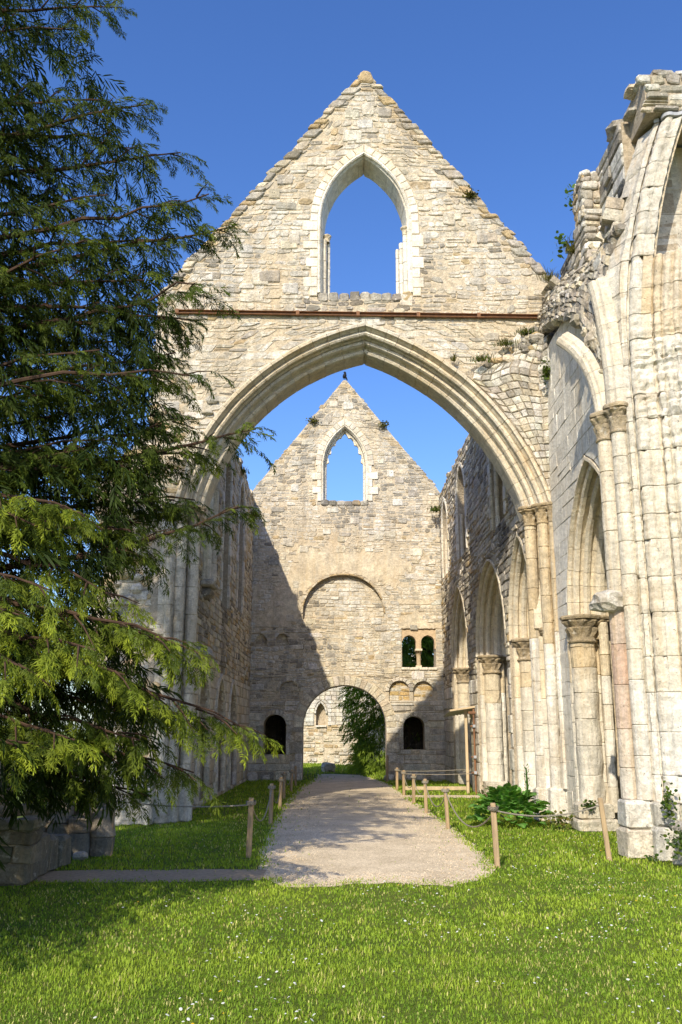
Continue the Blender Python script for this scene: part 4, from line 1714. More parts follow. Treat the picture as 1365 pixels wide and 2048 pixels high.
# whitish stump standing out of the wall top
fS1, fS2 = Frame('R', 4.30, 0, 15), Frame('Y', 14.52)
core('stump_core', fS1, Region(9.6, 11.32, 14.54, 15.12), .5, M_MORTG, choir)
tst = lambda u, z: pick((WHITE, 2), (CREAM, 1), (GREY, 2.5), (OCHRE, .5), (DGREY, .6))
lay(bU, fS1, Region(9.6, 11.34, 14.5, 15.14), .13, .24, .16, .32, tst, .01, .05, gap=.008, bev=.022, rough=.08, cutc=.22, mat=M_RUB, name='stump_stone')
lay(bU, fS2, Region(9.6, 11.34, 4.28, 4.80), .13, .24, .16, .3, tst, .01, .05, gap=.008, bev=.022, rough=.08, cutc=.22, mat=M_RUB, name='stump_stone')
for k in range(9):
    V, F = rock((U(4.35, 4.75), U(14.6, 15.1), 11.33), U(.09, .16), U(.09, .14), U(.06, .09), k + 600, 9, 6)
    bU.add(V, F, pick((WHITE, 2), (GREY, 1)), M_RUB, 'stump_stone')
bU.finish()
V, F = tube([(4.47, 12.9, 9.74), (4.47, 13.7, 9.60), (4.46, 14.6, 9.44)], [.03, .03, .03], 6)
mobj('lead_flashing', V, F, M_LEAD, choir)

# broken vault web above the plain wall
web = empty('vault_web', (4.1, 14.5, 7), choir)
WB = [(3.98, 13.02, 6.9), (3.90, 13.2, 7.5), (3.84, 13.7, 8.1), (3.82, 14.5, 8.55), (3.95, 15.6, 9.0), (4.06, 16.5, 9.35), (4.12, 17.3, 9.55)]
WT = [(4.40, 12.8, 9.75), (4.54, 13.3, 9.8), (4.58, 13.9, 9.75), (4.56, 14.7, 9.85), (4.46, 15.7, 10.1), (4.38, 16.5, 10.25), (4.34, 17.4, 10.35)]


def poly_at(P, t):
    f = t * (len(P) - 1)
    i = min(int(f), len(P) - 2)
    return Vector(P[i]).lerp(Vector(P[i + 1]), f - i)


def S2(s, t):
    a, b = poly_at(WB, s), poly_at(WT, s)
    p = a.lerp(b, t)
    p.x -= 0.12 * math.sin(math.pi * t)
    return tuple(p)


bWb = Bag(web, M_RUB, limit=200)
patch_stones(bWb, S2, 15, lambda t: 24, lambda x, z: pick((GREY, 3), (PALE, 1.6), (CREAM, 1.6), (DGREY, 2), (WHITE, .6)), 0.22, 0.06, 0.06, None, 0.12)
for k in range(70):
    s, t = U(0, 1), U(0.8, 1.08)
    if U(0, 1) < .4:
        t = U(-0.06, .06)
    p = S2(s, min(max(t, 0), 1))
    q = U(.05, .13)
    V, F = rock((p[0] + U(-.03, .08), p[1], p[2] + (t - 1) * .5 if t > .5 else p[2]), q * U(1, 1.4), q * U(1, 1.6), q * U(.6, 1), k + 150, 8, 5)
    bWb.add(V, F, pick((GREY, 2.5), (CREAM, 2), (DGREY, 1.5)), M_DARK if U(0, 1) < .5 else M_RUB)
bWb.finish()
sheet('mortar_bed', S2, 18, 10, M_MORTG, web)
# rubble fill between web and upper wall
V, F = [], []
for i in range(13):
    a = Vector(S2(i / 12, 1.0))
    V += [tuple(a), (4.66, a.y, a.z + 0.06 + .05 * math.sin(i * 2))]
for i in range(12):
    F.append((2 * i, 2 * i + 1, 2 * i + 3, 2 * i + 2))
mobj('rubble_bed', V, F, M_DARK, choir, DGREY)

# broken diagonal rib and wall rib springing from the near capitals
def rib(parent, bag, pts, w, cnt, tint):
    P = [Vector(p) for p in pts]
    prof = [(-.5, .55), (-.5, .05), (-.38, -.1), (-.42, -.3), (-.22, -.5), (0, -.58), (.22, -.5), (.42, -.3), (.38, -.1), (.5, .05), (.5, .55)]
    m = 4
    for k in range(cnt):
        V, F = [], []
        for j in range(m + 1):
            f = (k + (j / m) * 0.985 + .007) / cnt * (len(P) - 1)
            i = min(int(f), len(P) - 2)
            t = f - i
            p0, p1 = P[max(i - 1, 0)], P[i]
            p2, p3 = P[i + 1], P[min(i + 2, len(P) - 1)]
            c = 0.5 * ((2 * p1) + (p2 - p0) * t + (2 * p0 - 5 * p1 + 4 * p2 - p3) * t * t + (3 * p1 - p0 - 3 * p2 + p3) * t ** 3)
            tan = (p2 - p1).lerp(p3 - p2 if (p3 - p2).length > 0 else p2 - p1, t * .5).normalized()
            out = Vector((-0.75, 0.25, 0))
            out = (out - tan * out.dot(tan)).normalized()
            sd = tan.cross(out).normalized()
            for (a, b) in prof:
                V.append(tuple(c + sd * a * w - out * b * w))
        n = len(prof)
        for j in range(m):
            for i in range(n):
                i2 = (i + 1) % n
                F.append((j * n + i, j * n + i2, (j + 1) * n + i2, (j + 1) * n + i))
        F += [tuple(range(n)), tuple(range(m * n, m * n + n))]
        bag.add(V, F, tint(0, 0), M_ASH, 'rib_block')


bRb = Bag(web, M_ASH, name='rib_block')
rib(web, bRb, [(3.93, 12.98, 6.22), (3.90, 13.05, 6.65), (3.82, 13.2, 7.1), (3.70, 13.4, 7.45), (3.54, 13.62, 7.72)], 0.21, 5, lambda u, z: soft(lerp(PALE, GREY, .3), lerp(CREAM, GREY, .2), U(0, 9), 0))
rib(web, bRb, [(4.06, 12.76, 6.25), (4.06, 12.80, 7.0), (4.03, 12.9, 7.8), (3.98, 13.02, 8.4)], 0.26, 7, lambda u, z: soft(lerp(PALE, GREY, .3), lerp(CREAM, GREY, .2), U(0, 9), 0))
bRb.finish()

# ------------------------------------------------------------------ near right compound pier
pier = thing('compound_pier', 'tall moulded compound pier at the right edge with slender shafts and rusty-red stains', 'pier', (4.5, 12.5, 0))


def lean(z):
    return 0.0 if z < 6.9 else (z - 6.9) ** 2 / 21.0


pp = [(4.10, 13.3), (4.02, 13.0), (4.06, 12.88), (4.14, 12.72), (4.16, 12.62), (4.225, 12.58), (4.25, 12.64), (4.265, 12.63)] + circ(4.345, 12.53, 0.105, 165, 300, 7) + \
     [(4.455, 12.44), (4.53, 12.41), (4.545, 12.46), (4.56, 12.455)] + circ(4.62, 12.40, 0.055, 170, 300, 5) + [(4.67, 12.38)] + circ(4.735, 12.335, 0.055, 170, 300, 5) + [(4.79, 12.30)] + \
     circ(4.855, 12.27, 0.055, 170, 300, 5) + [(4.92, 12.23), (5.10, 12.21), (5.12, 12.06), (5.5, 12.04), (5.9, 12.04), (7.2, 12.04), (8.6, 12.04)]
nP = len(pp)
bP = Bag(pier, M_PIER, limit=230)
bP.flip = True


def tint_pier(x, z):
    if z < 2.2:
        return soft(lerp(WHITE, GREY, .12), lerp(WHITE, GREY, .34), x, z, 1.1, 6.0)
    if 6.9 < z < 8.9 and x > 4.28:
        c = soft(lerp(PALE, GREY, .15), lerp(WHITE, GREY, .2), x, z, 0.8, 6.0)
        return lerp(c, (0.60, 0.45, 0.25), min(1, max(0, (1 - abs(z - 7.9) / 1.0) * (.75 + .9 * nz((x * 3, z, 4), 1.7)))))
    if z > 8.7:
        return soft(lerp(WHITE, GREY, .45), lerp(PALE, GREY, .6), x, z, 1.1, 6.0)
    if 4.29 < x < 4.44 and z < 5.2:
        return soft((0.70, 0.56, 0.43), WHITE, x, z, 1.3, 6.0)
    return soft(lerp(PALE, GREY, .15), lerp(WHITE, GREY, .2), x, z, 0.8, 6.0)


br = [0, 4, 8, 15, 20, 26, nP - 8, nP - 6, nP - 3, nP - 2, nP - 1]
plan_blocks(bP, pp, br, 0.72, 8.55, 0.34, 0.62, tint_pier, dx=lean, erode=lambda z, x: 0.014 + 0.045 * max(0, 1 - abs(z - 6.6) / 1.2) * (x > 4.28) + .03 * max(0, 1 - abs(z - 2.0) / 1.2) * (x > 4.6) + (.012 if z > 9 else 0), rows=9)
extrude_plan('mortar_core', [(p[0] + .075, p[1] + .07) for p in pp] + [(8.6, 13.4), (4.2, 13.4)], 0, 8.53, M_MORT, pier, lean, 20)
pp2 = pp[:18] + [(4.56, 12.50), (4.58, 12.62), (4.585, 12.9), (4.59, 13.2), (4.75, 13.22), (5.2, 13.22), (8.4, 13.22)]
plan_blocks(bP, pp2, [0, 4, 8, 15, 18, 21, 24], 8.55, 10.95, 0.3, 0.5, tint_pier, dx=lean, erode=lambda z, x: .02, rows=6)
extrude_plan('mortar_core', [(p[0] + (.06 if k < 18 else -.07), p[1] + .07) for k, p in enumerate(pp2)] + [(8.4, 13.6), (4.2, 13.6)], 8.5, 10.93, M_MORT, pier, lean, 8)
# plinth: worn blocks
for k, (x0, x1, y0, y1, z0, z1) in enumerate(((3.74, 4.16, 12.62, 13.1, 0, .38), (3.76, 4.14, 12.66, 13.1, .38, .74), (4.06, 4.42, 12.42, 12.8, 0, .42), (4.08, 4.42, 12.46, 12.8, .42, .74),
                                             (4.42, 4.78, 12.28, 12.7, 0, .34), (4.42, 4.8, 12.3, 12.7, .34, .72), (4.78, 5.3, 12.1, 12.6, 0, .4), (4.78, 5.3, 12.14, 12.6, .4, .73))):
    V, F = chamfer_box(x0, x1, y0, y1, z0, z1, .035, .015)
    bP.add(V, F, pick((WHITE, 2), (PALE, 2), (CREAM, 1)), M_RUB, 'plinth_block')


def tint_red(x, z):
    if z < 3.4:
        t = max(0, 1 - abs(z - 2.3) / 1.9)
        return lerp(soft(PALE, WHITE, x, z), (0.66, 0.43, 0.30), t * U(.5, 1))
    return soft(CREAM, PALE, x, z)


column(pier, bP, 3.93, 12.98, 0.125, 0.74, 5.86, tint_red, .4, .62, 16, M_PIER, .008, 'shaft_drum')
column(pier, bP, 4.06, 12.76, 0.110, 0.74, 5.93, tint_pier, .4, .62, 16, M_PIER, .008, 'shaft_drum')
V, F = rock((3.80, 12.92, 3.42), .24, .19, .16, 5, 14, 9, .35)
bP.add(V, F, lerp(WHITE, GREY, .45), M_RUB, 'broken_corbel')
bP.finish()
capital(pier, 3.93, 12.98, 0.125, 5.82, 6.24, 0.20, M_RUB, (0.56, 0.45, 0.29), 32, 7, True)
capital(pier, 4.06, 12.76, 0.110, 5.88, 6.30, 0.19, M_RUB, (0.56, 0.45, 0.29), 32, 7, True)
# lead cap on the broken arch stub, rubble wall end above it
lz = 10.95
V, F = [], []
cap_pl = [(p[0] + lean(lz), p[1]) for p in pp[4:nP]]
cx_, cy_ = 5.3, 12.9
for z, k in ((lz - .005, 1.05), (lz + .05, 1.05), (lz + .07, 1.0)):
    V += [(cx_ + (p[0] - cx_) * k, cy_ + (p[1] - cy_) * k, z) for p in cap_pl]
n = len(cap_pl)
for r in range(2):
    for i in range(n - 1):
        F.append((r * n + i, r * n + i + 1, (r + 1) * n + i + 1, (r + 1) * n + i))
F.append(tuple(range(n)))
F.append(tuple(range(2 * n, 3 * n)))
mobj('lead_cap', V, F, M_LEAD, pier)
fE = Frame('Y', 12.45)
bE = Bag(pier, M_RUB, name='end_stone')
rE = Region(11.02, 11.72, lambda z: 4.72 + 0.04 * math.sin(z * 9), 6.6)
core('wall_end_core', fE, Region(11.02, 11.7, 4.76, 6.6), 0.9, M_MORTG, pier)
lay(bE, fE, rE, 0.12, 0.22, 0.16, 0.34, lambda x, z: pick((PALE, 2), (WHITE, 1.5), (GREY, 1.5), (CREAM, 1.5)), 0.01, 0.08, gap=.012, bev=.022, rough=.09, cutc=.2, edge=.06)
for k in range(18):
    s = U(.08, .17)
    V, F = rock((U(4.8, 6.0), 12.5 + U(0, .5), 11.72 + U(-.03, .03)), s * 1.3, s, s * .6, k + 400, 8, 5)
    bE.add(V, F, pick((WHITE, 2), (GREY, 2), (CREAM, 1)), M_RUB, 'top_stone')
bE.finish()

# fallen bench-like block in front of the pier
blk = thing('broken_stone_bench', 'broken mossy stone ledge overgrown with creeper at the foot of the right pier', 'stone block', (4.55, 11.9, 0))
bk = Bag(blk, M_RUB)
for (x0, x1, y0, y1, z0, z1) in ((4.16, 4.9, 11.78, 12.2, 0, .22), (4.30, 5.0, 11.85, 12.2, .22, .40), (4.18, 5.05, 11.72, 12.2, .40, .52)):
    V, F = chamfer_box(x0, x1, y0, y1, z0, z1, .045, .025)
    bk.add(V, F, lerp(PALE, GREY, U(.2, .6)), M_RUB, 'block')
bk.finish()

# ------------------------------------------------------------------ aisle wall seen through the arches
fX = Frame('R', 7.0, 0, 20)
aisle = thing('aisle_wall', 'dark outer aisle wall seen through the right-hand arches', 'wall', (7.0, 22, 0))
core('mortar_core', fX, Region(0, 6.4, 12, 32), 0.6, M_MORTG, aisle)
bX = Bag(aisle, M_SHADE, limit=160)
lay(bX, fX, Region(0, 6.4, 15, 32), 0.25, 0.36, 0.35, 0.7, lambda y, z: pick((lerp(WHITE, GREY, .5), 2), (PALE, 1), (GREY, 1)), .01, .04, gap=.01, bev=.016, rough=.04, cutc=.06, split=.05)
for y in (21.5, 23.6, 26.5):
    column(aisle, bX, 6.92, y, .17, .3, 3.1, lambda x, z: pick((lerp(WHITE, GREY, .4), 2), (PALE, 1)), .3, .5, 12, M_SHADE, .01)
bX.finish()
for y in (21.5, 23.6, 26.5):
    capital(aisle, 6.92, y, .17, 3.05, 3.45, .27, M_SHADE, GREY, 24, 7, True)
core('cross_wall', Frame('Y', 31.9), Region(0, 7.5, 4.6, 7.2), .5, M_SHADE, aisle)

# ------------------------------------------------------------------ precinct wall beyond the gateway
BY = 45.0
fB = Frame('Y', BY)
back = thing('precinct_wall', 'pale weathered stone wall seen through the gateway, with a small niche', 'wall', (-0.5, BY, 0))
nb = Opening(-0.97, 0.23, 1.87, 2.42, 2.92)
rb = Region(0, 5.2, -7, 7, crit=(1.87,))
rb.cut(nb)
core('mortar_core', fB, rb, .8, M_MORT, back)
bb = Bag(back, M_RUB, limit=250)
r1 = Region(0, 1.87, -3.2, 3.6)
lay(bb, fB, r1, .11, .22, .15, .42, lambda x, z: pick((OCHRE, 1.6), (CREAM, 3), (PALE, 1.5)), .0, .08, gap=.012, bev=.025, rough=.09, cutc=.2, lonely=.12)
r2 = Region(1.87, 5.2, -3.2, 3.6)
r2.cut(nb, .1)
lay(bb, fB, r2, .16, .24, .2, .4, lambda x, z: pick((WHITE, 3), (PALE, 2.5), (lerp(WHITE, GREY, .3), 1)), .05, .1, gap=.008, bev=.012, rough=.03, cutc=.05, split=0)
ring(bb, fB, nb, .09, 4, .12, white_tint)
bb.finish()
core('niche_bed', fB, Region(1.87, 2.92, -1.20, -.74), .1, M_MORTG, back, n0=-.3)
V, F = box(fB, -1.2, -.7, 1.80, 1.87, -.1, .14)
mobj('niche_sill', V, F, M_ASH, back, WHITE)

# ------------------------------------------------------------------ ruins on the left, stone tints darkened for the tree's shade
low = thing('low_ruined_wall', 'low ruined wall end of big blocks at the left edge, darkened for tree shade', 'wall', (-4.2, 11.2, 0))
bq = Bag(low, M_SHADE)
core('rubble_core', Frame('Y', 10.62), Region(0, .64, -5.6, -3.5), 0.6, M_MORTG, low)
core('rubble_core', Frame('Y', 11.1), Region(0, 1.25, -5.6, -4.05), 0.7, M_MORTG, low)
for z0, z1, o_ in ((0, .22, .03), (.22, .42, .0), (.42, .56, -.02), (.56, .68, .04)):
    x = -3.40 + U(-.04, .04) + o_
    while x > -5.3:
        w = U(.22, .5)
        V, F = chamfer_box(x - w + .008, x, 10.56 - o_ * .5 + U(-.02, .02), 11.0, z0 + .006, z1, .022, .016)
        bq.add(V, F, pick(((.20, .18, .13), 2), ((.30, .26, .19), 2), ((.14, .14, .09), 2)), M_SHADE, 'block')  # dark tints put the yew's shade into the stone colour
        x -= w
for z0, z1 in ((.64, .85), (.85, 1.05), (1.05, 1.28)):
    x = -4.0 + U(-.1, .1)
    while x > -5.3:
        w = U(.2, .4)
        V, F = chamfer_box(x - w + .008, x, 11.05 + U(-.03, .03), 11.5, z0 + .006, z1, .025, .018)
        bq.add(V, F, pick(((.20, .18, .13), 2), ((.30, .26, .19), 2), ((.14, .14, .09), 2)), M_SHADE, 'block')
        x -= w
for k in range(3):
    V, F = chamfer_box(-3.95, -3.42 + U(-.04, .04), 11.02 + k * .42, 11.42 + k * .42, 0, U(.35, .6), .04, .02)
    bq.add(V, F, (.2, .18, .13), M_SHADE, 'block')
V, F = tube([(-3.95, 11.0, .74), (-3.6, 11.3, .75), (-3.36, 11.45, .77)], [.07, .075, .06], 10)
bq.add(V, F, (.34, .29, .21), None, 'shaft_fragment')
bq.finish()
stp = thing('pier_stump', 'stumps of broken clustered columns in the shade under the yew', 'pier', (-3.6, 13.2, 0))
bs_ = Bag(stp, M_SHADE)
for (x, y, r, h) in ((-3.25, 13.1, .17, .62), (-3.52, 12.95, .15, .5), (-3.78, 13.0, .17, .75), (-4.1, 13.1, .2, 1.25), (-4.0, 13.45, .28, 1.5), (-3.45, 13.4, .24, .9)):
    column(stp, bs_, x, y, r, 0.0, h, lambda x, z: pick(((.24, .21, .16), 2), ((.34, .29, .22), 1.5), ((0.2, .16, .11), 2)), .2, .34, 14, None, .03)  # drum colours darkened to stand in for shade under the yew
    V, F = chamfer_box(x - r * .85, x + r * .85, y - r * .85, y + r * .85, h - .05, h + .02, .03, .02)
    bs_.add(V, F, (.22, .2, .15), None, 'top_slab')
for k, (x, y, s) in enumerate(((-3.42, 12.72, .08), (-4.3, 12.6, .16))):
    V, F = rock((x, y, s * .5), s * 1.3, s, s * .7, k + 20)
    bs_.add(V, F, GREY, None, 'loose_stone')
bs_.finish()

# ------------------------------------------------------------------ yew foliage
def branchlet(seed, L=0.40, twigs=15, fine=True, wide=1.0):
    """a spray of drooping leafy twigs; every twig is a pair of crossed tapering blades"""
    r = np.random.default_rng(seed)
    V, T, K = [], [], []        # K: 0 base .. 1 tip
    up = np.array([0, 0, 1.0])

    def blade(p, d, ln, w, k0, k1):
        side = np.cross(d, up)
        side /= max(np.linalg.norm(side), 1e-6)
        oth = np.cross(d, side)
        a = r.uniform(0, math.pi)
        for ang in ((a,) if fine else (a, a + 1.4)):
            s = (side * math.cos(ang) + oth * math.sin(ang)) * w
            m1 = p + d * ln * .35 - up * ln * .05
            m2 = p + d * ln * .75 - up * ln * .20
            e = p + d * ln - up * ln * .42
            i0 = len(V)
            V.extend([p, m1 - s, m1 + s, m2 - s * .85, m2 + s * .85, e])
            T.extend([(i0, i0 + 1, i0 + 2), (i0 + 1, i0 + 3, i0 + 4), (i0 + 1, i0 + 4, i0 + 2), (i0 + 3, i0 + 5, i0 + 4)])
            K.extend([k0, k0 + (k1 - k0) * .4, k0 + (k1 - k0) * .4, k0 + (k1 - k0) * .8, k0 + (k1 - k0) * .8, k1])
    def leaf(p, d, ln, w, k0, k1):
        s = np.cross(d, up)
        s = s / max(np.linalg.norm(s), 1e-6) + up * r.uniform(-.8, .8)
        s = s / np.linalg.norm(s) * w
        m = p + d * ln * .5 - up * ln * .08
        e = p + d * ln - up * ln * .3
        i0 = len(V)
        V.extend([p, m - s, m + s, e])
        T.extend([(i0, i0 + 1, i0 + 2), (i0 + 1, i0 + 3, i0 + 2)])
        K.extend([k0, (k0 + k1) / 2, (k0 + k1) / 2, k1])
    for j in range(twigs):
        t = (j + .6) / twigs
        p = np.array([L * t, 0, -0.35 * (L * t) ** 2 / L])
        s = 1 if j % 2 else -1
        ln = (0.055 + 0.10 * math.sin(math.pi * min(t * 1.05, 1)) ** .8) * r.uniform(.7, 1.25)
        d = np.array([0.6 + .25 * t, s * (0.75 - .3 * t) * r.uniform(.6, 1.2), r.uniform(-.6, .15)])
        d /= np.linalg.norm(d)
        blade(p, d, ln * (1 if fine else 1.25), .0085 * wide, t * .4, min(1, .3 + t * .75))
        if ln > .07 and fine:                       # side twiglets
            for q in (.25, .6):
                for s2 in (-1, 1):
                    sd = np.cross(d, up)
                    d2 = d * .75 + sd * s2 * .7 + up * r.uniform(-.4, .1)
                    d2 /= np.linalg.norm(d2)
                    leaf(p + d * ln * q - up * ln * .1 * q, d2, ln * r.uniform(.4, .7), .0074, t * .4, min(1, .35 + t * .75))
    blade(np.array([L * .9, 0, -.28 * L]), np.array([.9, 0, -.43]), .12, .009, .6, 1)
    return np.array(V), np.array(T), np.array(K)


BR = [branchlet(s) for s in range(5)]
BRF = [branchlet(s + 20, .36, 11, False, 1.15) for s in range(4)]        # coarser sprays for far or inner foliage


class Tree:
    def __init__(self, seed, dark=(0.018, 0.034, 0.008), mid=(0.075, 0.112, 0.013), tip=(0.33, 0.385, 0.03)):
        self.r = np.random.default_rng(seed)
        self.places = []
        self.far = False
        self.wood = ([], [])
        self.dark, self.mid, self.tip = map(np.array, (dark, mid, tip))

    def tubeadd(self, pts, rads, seg):
        V, F = tube(pts, rads, seg)
        n = len(self.wood[0])
        self.wood[0].extend(V)
        self.wood[1].extend([tuple(i + n for i in f) for f in F])

    def limb(self, p0, p1, r0, lift=0.5, spacing=0.24, sec=0.8, step=0.10, start=0.22, scale=1.0, bright=0.5):
        R = self.r
        p0, p1 = np.array(p0, float), np.array(p1, float)
        L = np.linalg.norm(p1 - p0)
        c = (p0 + p1) / 2 + np.array([R.normal(0, .09 * L), R.normal(0, .10 * L), lift + R.normal(0, .05 * L)])
        n = max(5, int(L / .35))
        B = [(1 - t) ** 2 * p0 + 2 * t * (1 - t) * c + t * t * p1 for t in np.linspace(0, 1, n + 1)]
        B = [b + R.normal(0, .025, 3) if 0 < i < n else b for i, b in enumerate(B)]
        self.tubeadd([tuple(b) for b in B], [r0 * (1 - .9 * i / n) ** 1.3 + .005 for i in range(n + 1)], 6)
        m = int(L * (1 - start) / spacing)
        for k in range(m + 1):
            t = start + (1 - start) * (k + R.uniform(0, .6)) / (m + 1)
            t = min(t, 1)
            p = (1 - t) ** 2 * p0 + 2 * t * (1 - t) * c + t * t * p1
            tan = 2 * (1 - t) * (c - p0) + 2 * t * (p1 - c)
            tan /= np.linalg.norm(tan)
            sd = np.cross(tan, [0, 0, 1.0])
            sd /= max(np.linalg.norm(sd), 1e-6)
            s = 1 if k % 2 else -1
            ln = sec * R.uniform(.5, 1.15) * (1 - .62 * t)
            ln = max(ln, .22)
            d = tan * R.uniform(.45, .9) + sd * s * R.uniform(.5, .95) + np.array([0, 0, R.uniform(-.35, .25)])
            d /= np.linalg.norm(d)
            q = p + d * ln + np.array([0, 0, -.16 * ln])
            self.tubeadd([tuple(p), tuple((p + q) / 2 + np.array([0, 0, .05 * ln])), tuple(q)], [.012 * scale, .009 * scale, .004], 4)
            self.spray(p, q, step, scale, bright)
        self.spray(B[-3], B[-1], step * .8, scale, bright)

    def spray(self, p, q, step, scale, bright):
        R = self.r
        d = q - p
        L = np.linalg.norm(d)
        if L < 1e-3:
            return
        d = d / L
        n = max(2, int(L / (step * scale)))
        sd = np.cross(d, [0, 0, 1.0])
        sd /= max(np.linalg.norm(sd), 1e-6)
        for i in range(n + 1):
            t = (i + R.uniform(-.3, .3)) / n
            s = 1 if i % 2 else -1
            x = d * R.uniform(.5, 1.0) + sd * s * R.uniform(.1, .95) * (1 - .5 * max(t, 0)) + np.array([0, 0, R.uniform(-.75, .15)])
            if i == n:
                x = d + np.array([0, 0, -.3])
            x /= np.linalg.norm(x)
            self.places.append((p + d * L * t + R.normal(0, .015, 3), x, scale * R.uniform(.38, .80), bright * R.uniform(.25, 1.35) if bright > 0 else bright, R.uniform(-.5, .5)))

    def build(self, parent):
        Vs, Ts, Cs, n = [], [], [], 0
        R = self.r
        for (p, x, s, b, roll) in self.places:
            lib = BRF if (self.far or b < -.5) else BR
            V, T, K = lib[R.integers(0, len(lib))]
            b = max(b, 0.0)
            y = np.cross([0, 0, 1.0], x)
            y /= max(np.linalg.norm(y), 1e-6)
            z = np.cross(x, y)
            y2 = y * math.cos(roll) + z * math.sin(roll)
            z2 = np.cross(x, y2)
            W = (V[:, :1] * x + V[:, 1:2] * y2 + V[:, 2:3] * z2) * s + p
            k = np.clip(K + R.uniform(-.2, .2), 0, 1)[:, None]
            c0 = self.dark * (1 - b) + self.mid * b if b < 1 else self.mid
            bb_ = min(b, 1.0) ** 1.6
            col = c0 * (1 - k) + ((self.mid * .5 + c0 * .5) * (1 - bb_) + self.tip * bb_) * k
            Vs.append(W)
            Ts.append(T + n)
            Cs.append(col * R.uniform(.75, 1.25))
            n += len(V)
        fast_mesh('crown', np.concatenate(Vs), np.concatenate(Ts), M_LEAF, np.concatenate(Cs), parent)
        mobj('branches', self.wood[0], self.wood[1], M_BARK, parent)


def from_px(u, v, y):
    """a point of the plane y = const seen at that spot of the photograph (measuring aid)"""
    a, b = (u - 682.5) / FPX, (1024 - v) / FPX
    t = y / (cP - b * sP)
    return (a * t, y, EYE + (sP + b * cP) * t)


yew = thing('yew_tree', 'large dark yew with drooping branches filling the left side', 'tree', (-5.6, 9.4, 0))
TX, TY = -5.6, 9.4
tr = Tree(11)
V, F = tube([(TX, TY, -.1), (TX + .05, TY, .5), (TX + .1, TY + .1, 2), (TX, TY + .1, 4.5), (TX + .1, TY, 7.5), (TX + .05, TY, 10.5), (TX, TY, 13)], [.55, .42, .36, .30, .22, .13, .04], 14)
mobj('trunk', V, F, M_BARK, yew)
# branches measured in the photograph: tip (px, py, depth), leaf colour lightened where sunlit
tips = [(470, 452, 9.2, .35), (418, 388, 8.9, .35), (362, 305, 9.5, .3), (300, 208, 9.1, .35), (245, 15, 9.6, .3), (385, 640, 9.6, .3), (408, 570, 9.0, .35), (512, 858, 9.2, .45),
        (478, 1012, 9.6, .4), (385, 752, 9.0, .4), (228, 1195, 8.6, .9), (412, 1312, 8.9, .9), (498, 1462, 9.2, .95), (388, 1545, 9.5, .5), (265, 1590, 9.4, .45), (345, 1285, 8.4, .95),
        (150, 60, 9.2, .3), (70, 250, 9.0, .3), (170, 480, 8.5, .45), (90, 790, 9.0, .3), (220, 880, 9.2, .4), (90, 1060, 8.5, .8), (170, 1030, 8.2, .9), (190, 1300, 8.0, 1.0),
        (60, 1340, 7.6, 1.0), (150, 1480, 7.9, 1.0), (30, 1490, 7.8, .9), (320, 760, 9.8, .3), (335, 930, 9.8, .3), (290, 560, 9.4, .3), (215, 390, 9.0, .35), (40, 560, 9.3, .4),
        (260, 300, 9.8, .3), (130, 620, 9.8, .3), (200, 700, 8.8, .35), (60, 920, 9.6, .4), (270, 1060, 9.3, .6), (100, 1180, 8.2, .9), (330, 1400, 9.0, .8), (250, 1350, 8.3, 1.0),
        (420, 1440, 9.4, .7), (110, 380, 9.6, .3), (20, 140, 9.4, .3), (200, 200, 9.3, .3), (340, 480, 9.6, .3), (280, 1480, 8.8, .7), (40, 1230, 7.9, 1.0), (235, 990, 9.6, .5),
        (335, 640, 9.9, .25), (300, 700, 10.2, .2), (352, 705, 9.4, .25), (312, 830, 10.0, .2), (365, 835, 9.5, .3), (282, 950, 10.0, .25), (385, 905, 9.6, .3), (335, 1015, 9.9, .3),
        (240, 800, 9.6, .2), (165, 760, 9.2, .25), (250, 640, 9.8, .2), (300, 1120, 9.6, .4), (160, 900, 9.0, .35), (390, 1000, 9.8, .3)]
for (u, v, y, b) in tips:
    p = from_px(u, v, y)
    L = math.hypot(p[0] - TX, p[1] - TY)
    z0 = min(max(p[2] + (0.6 if p[2] < 4 else -0.18 * L), 1.2), 12.3)
    low_ = p[2] < 3.6
    tr.limb((TX, TY, z0), p, .022 + .008 * L, lift=(.35 if low_ else .1), spacing=(.21 if low_ else .235), sec=(.95 if low_ else .9), step=.09, start=.25, bright=b)
rr = np.random.default_rng(5)
for k in range(34):                      # the rest of the crown, away from the arch
    z0 = rr.uniform(1.4, 12.2)
    az = math.radians(rr.uniform(75, 300))
    L = (4.0 - 0.22 * z0) * rr.uniform(.7, 1.1)
    p1 = (TX + L * math.cos(az), TY + L * math.sin(az), max(z0 - rr.uniform(-.3, .9), .9))
    tr.limb((TX, TY, z0), p1, .05, lift=.3, spacing=.30, sec=1.0, step=.12, start=.25, scale=1.05, bright=-2.0)
for (x, y, z) in ((-3.3, 5.6, 1.7), (-3.6, 6.4, 1.3), (-3.0, 6.3, 2.0), (-4.4, 5.3, 2.4), (-3.5, 5.0, 2.6), (-4.2, 6.0, 1.2), (-3.4, 6.9, 1.2), (-4.6, 4.6, 2.0), (-3.9, 7.4, 1.4)):
    tr.limb((TX, TY, z + .7), (x, y, z), .08, lift=.35, spacing=.24, sec=.9, step=.12, start=.3, scale=1.1, bright=.8)
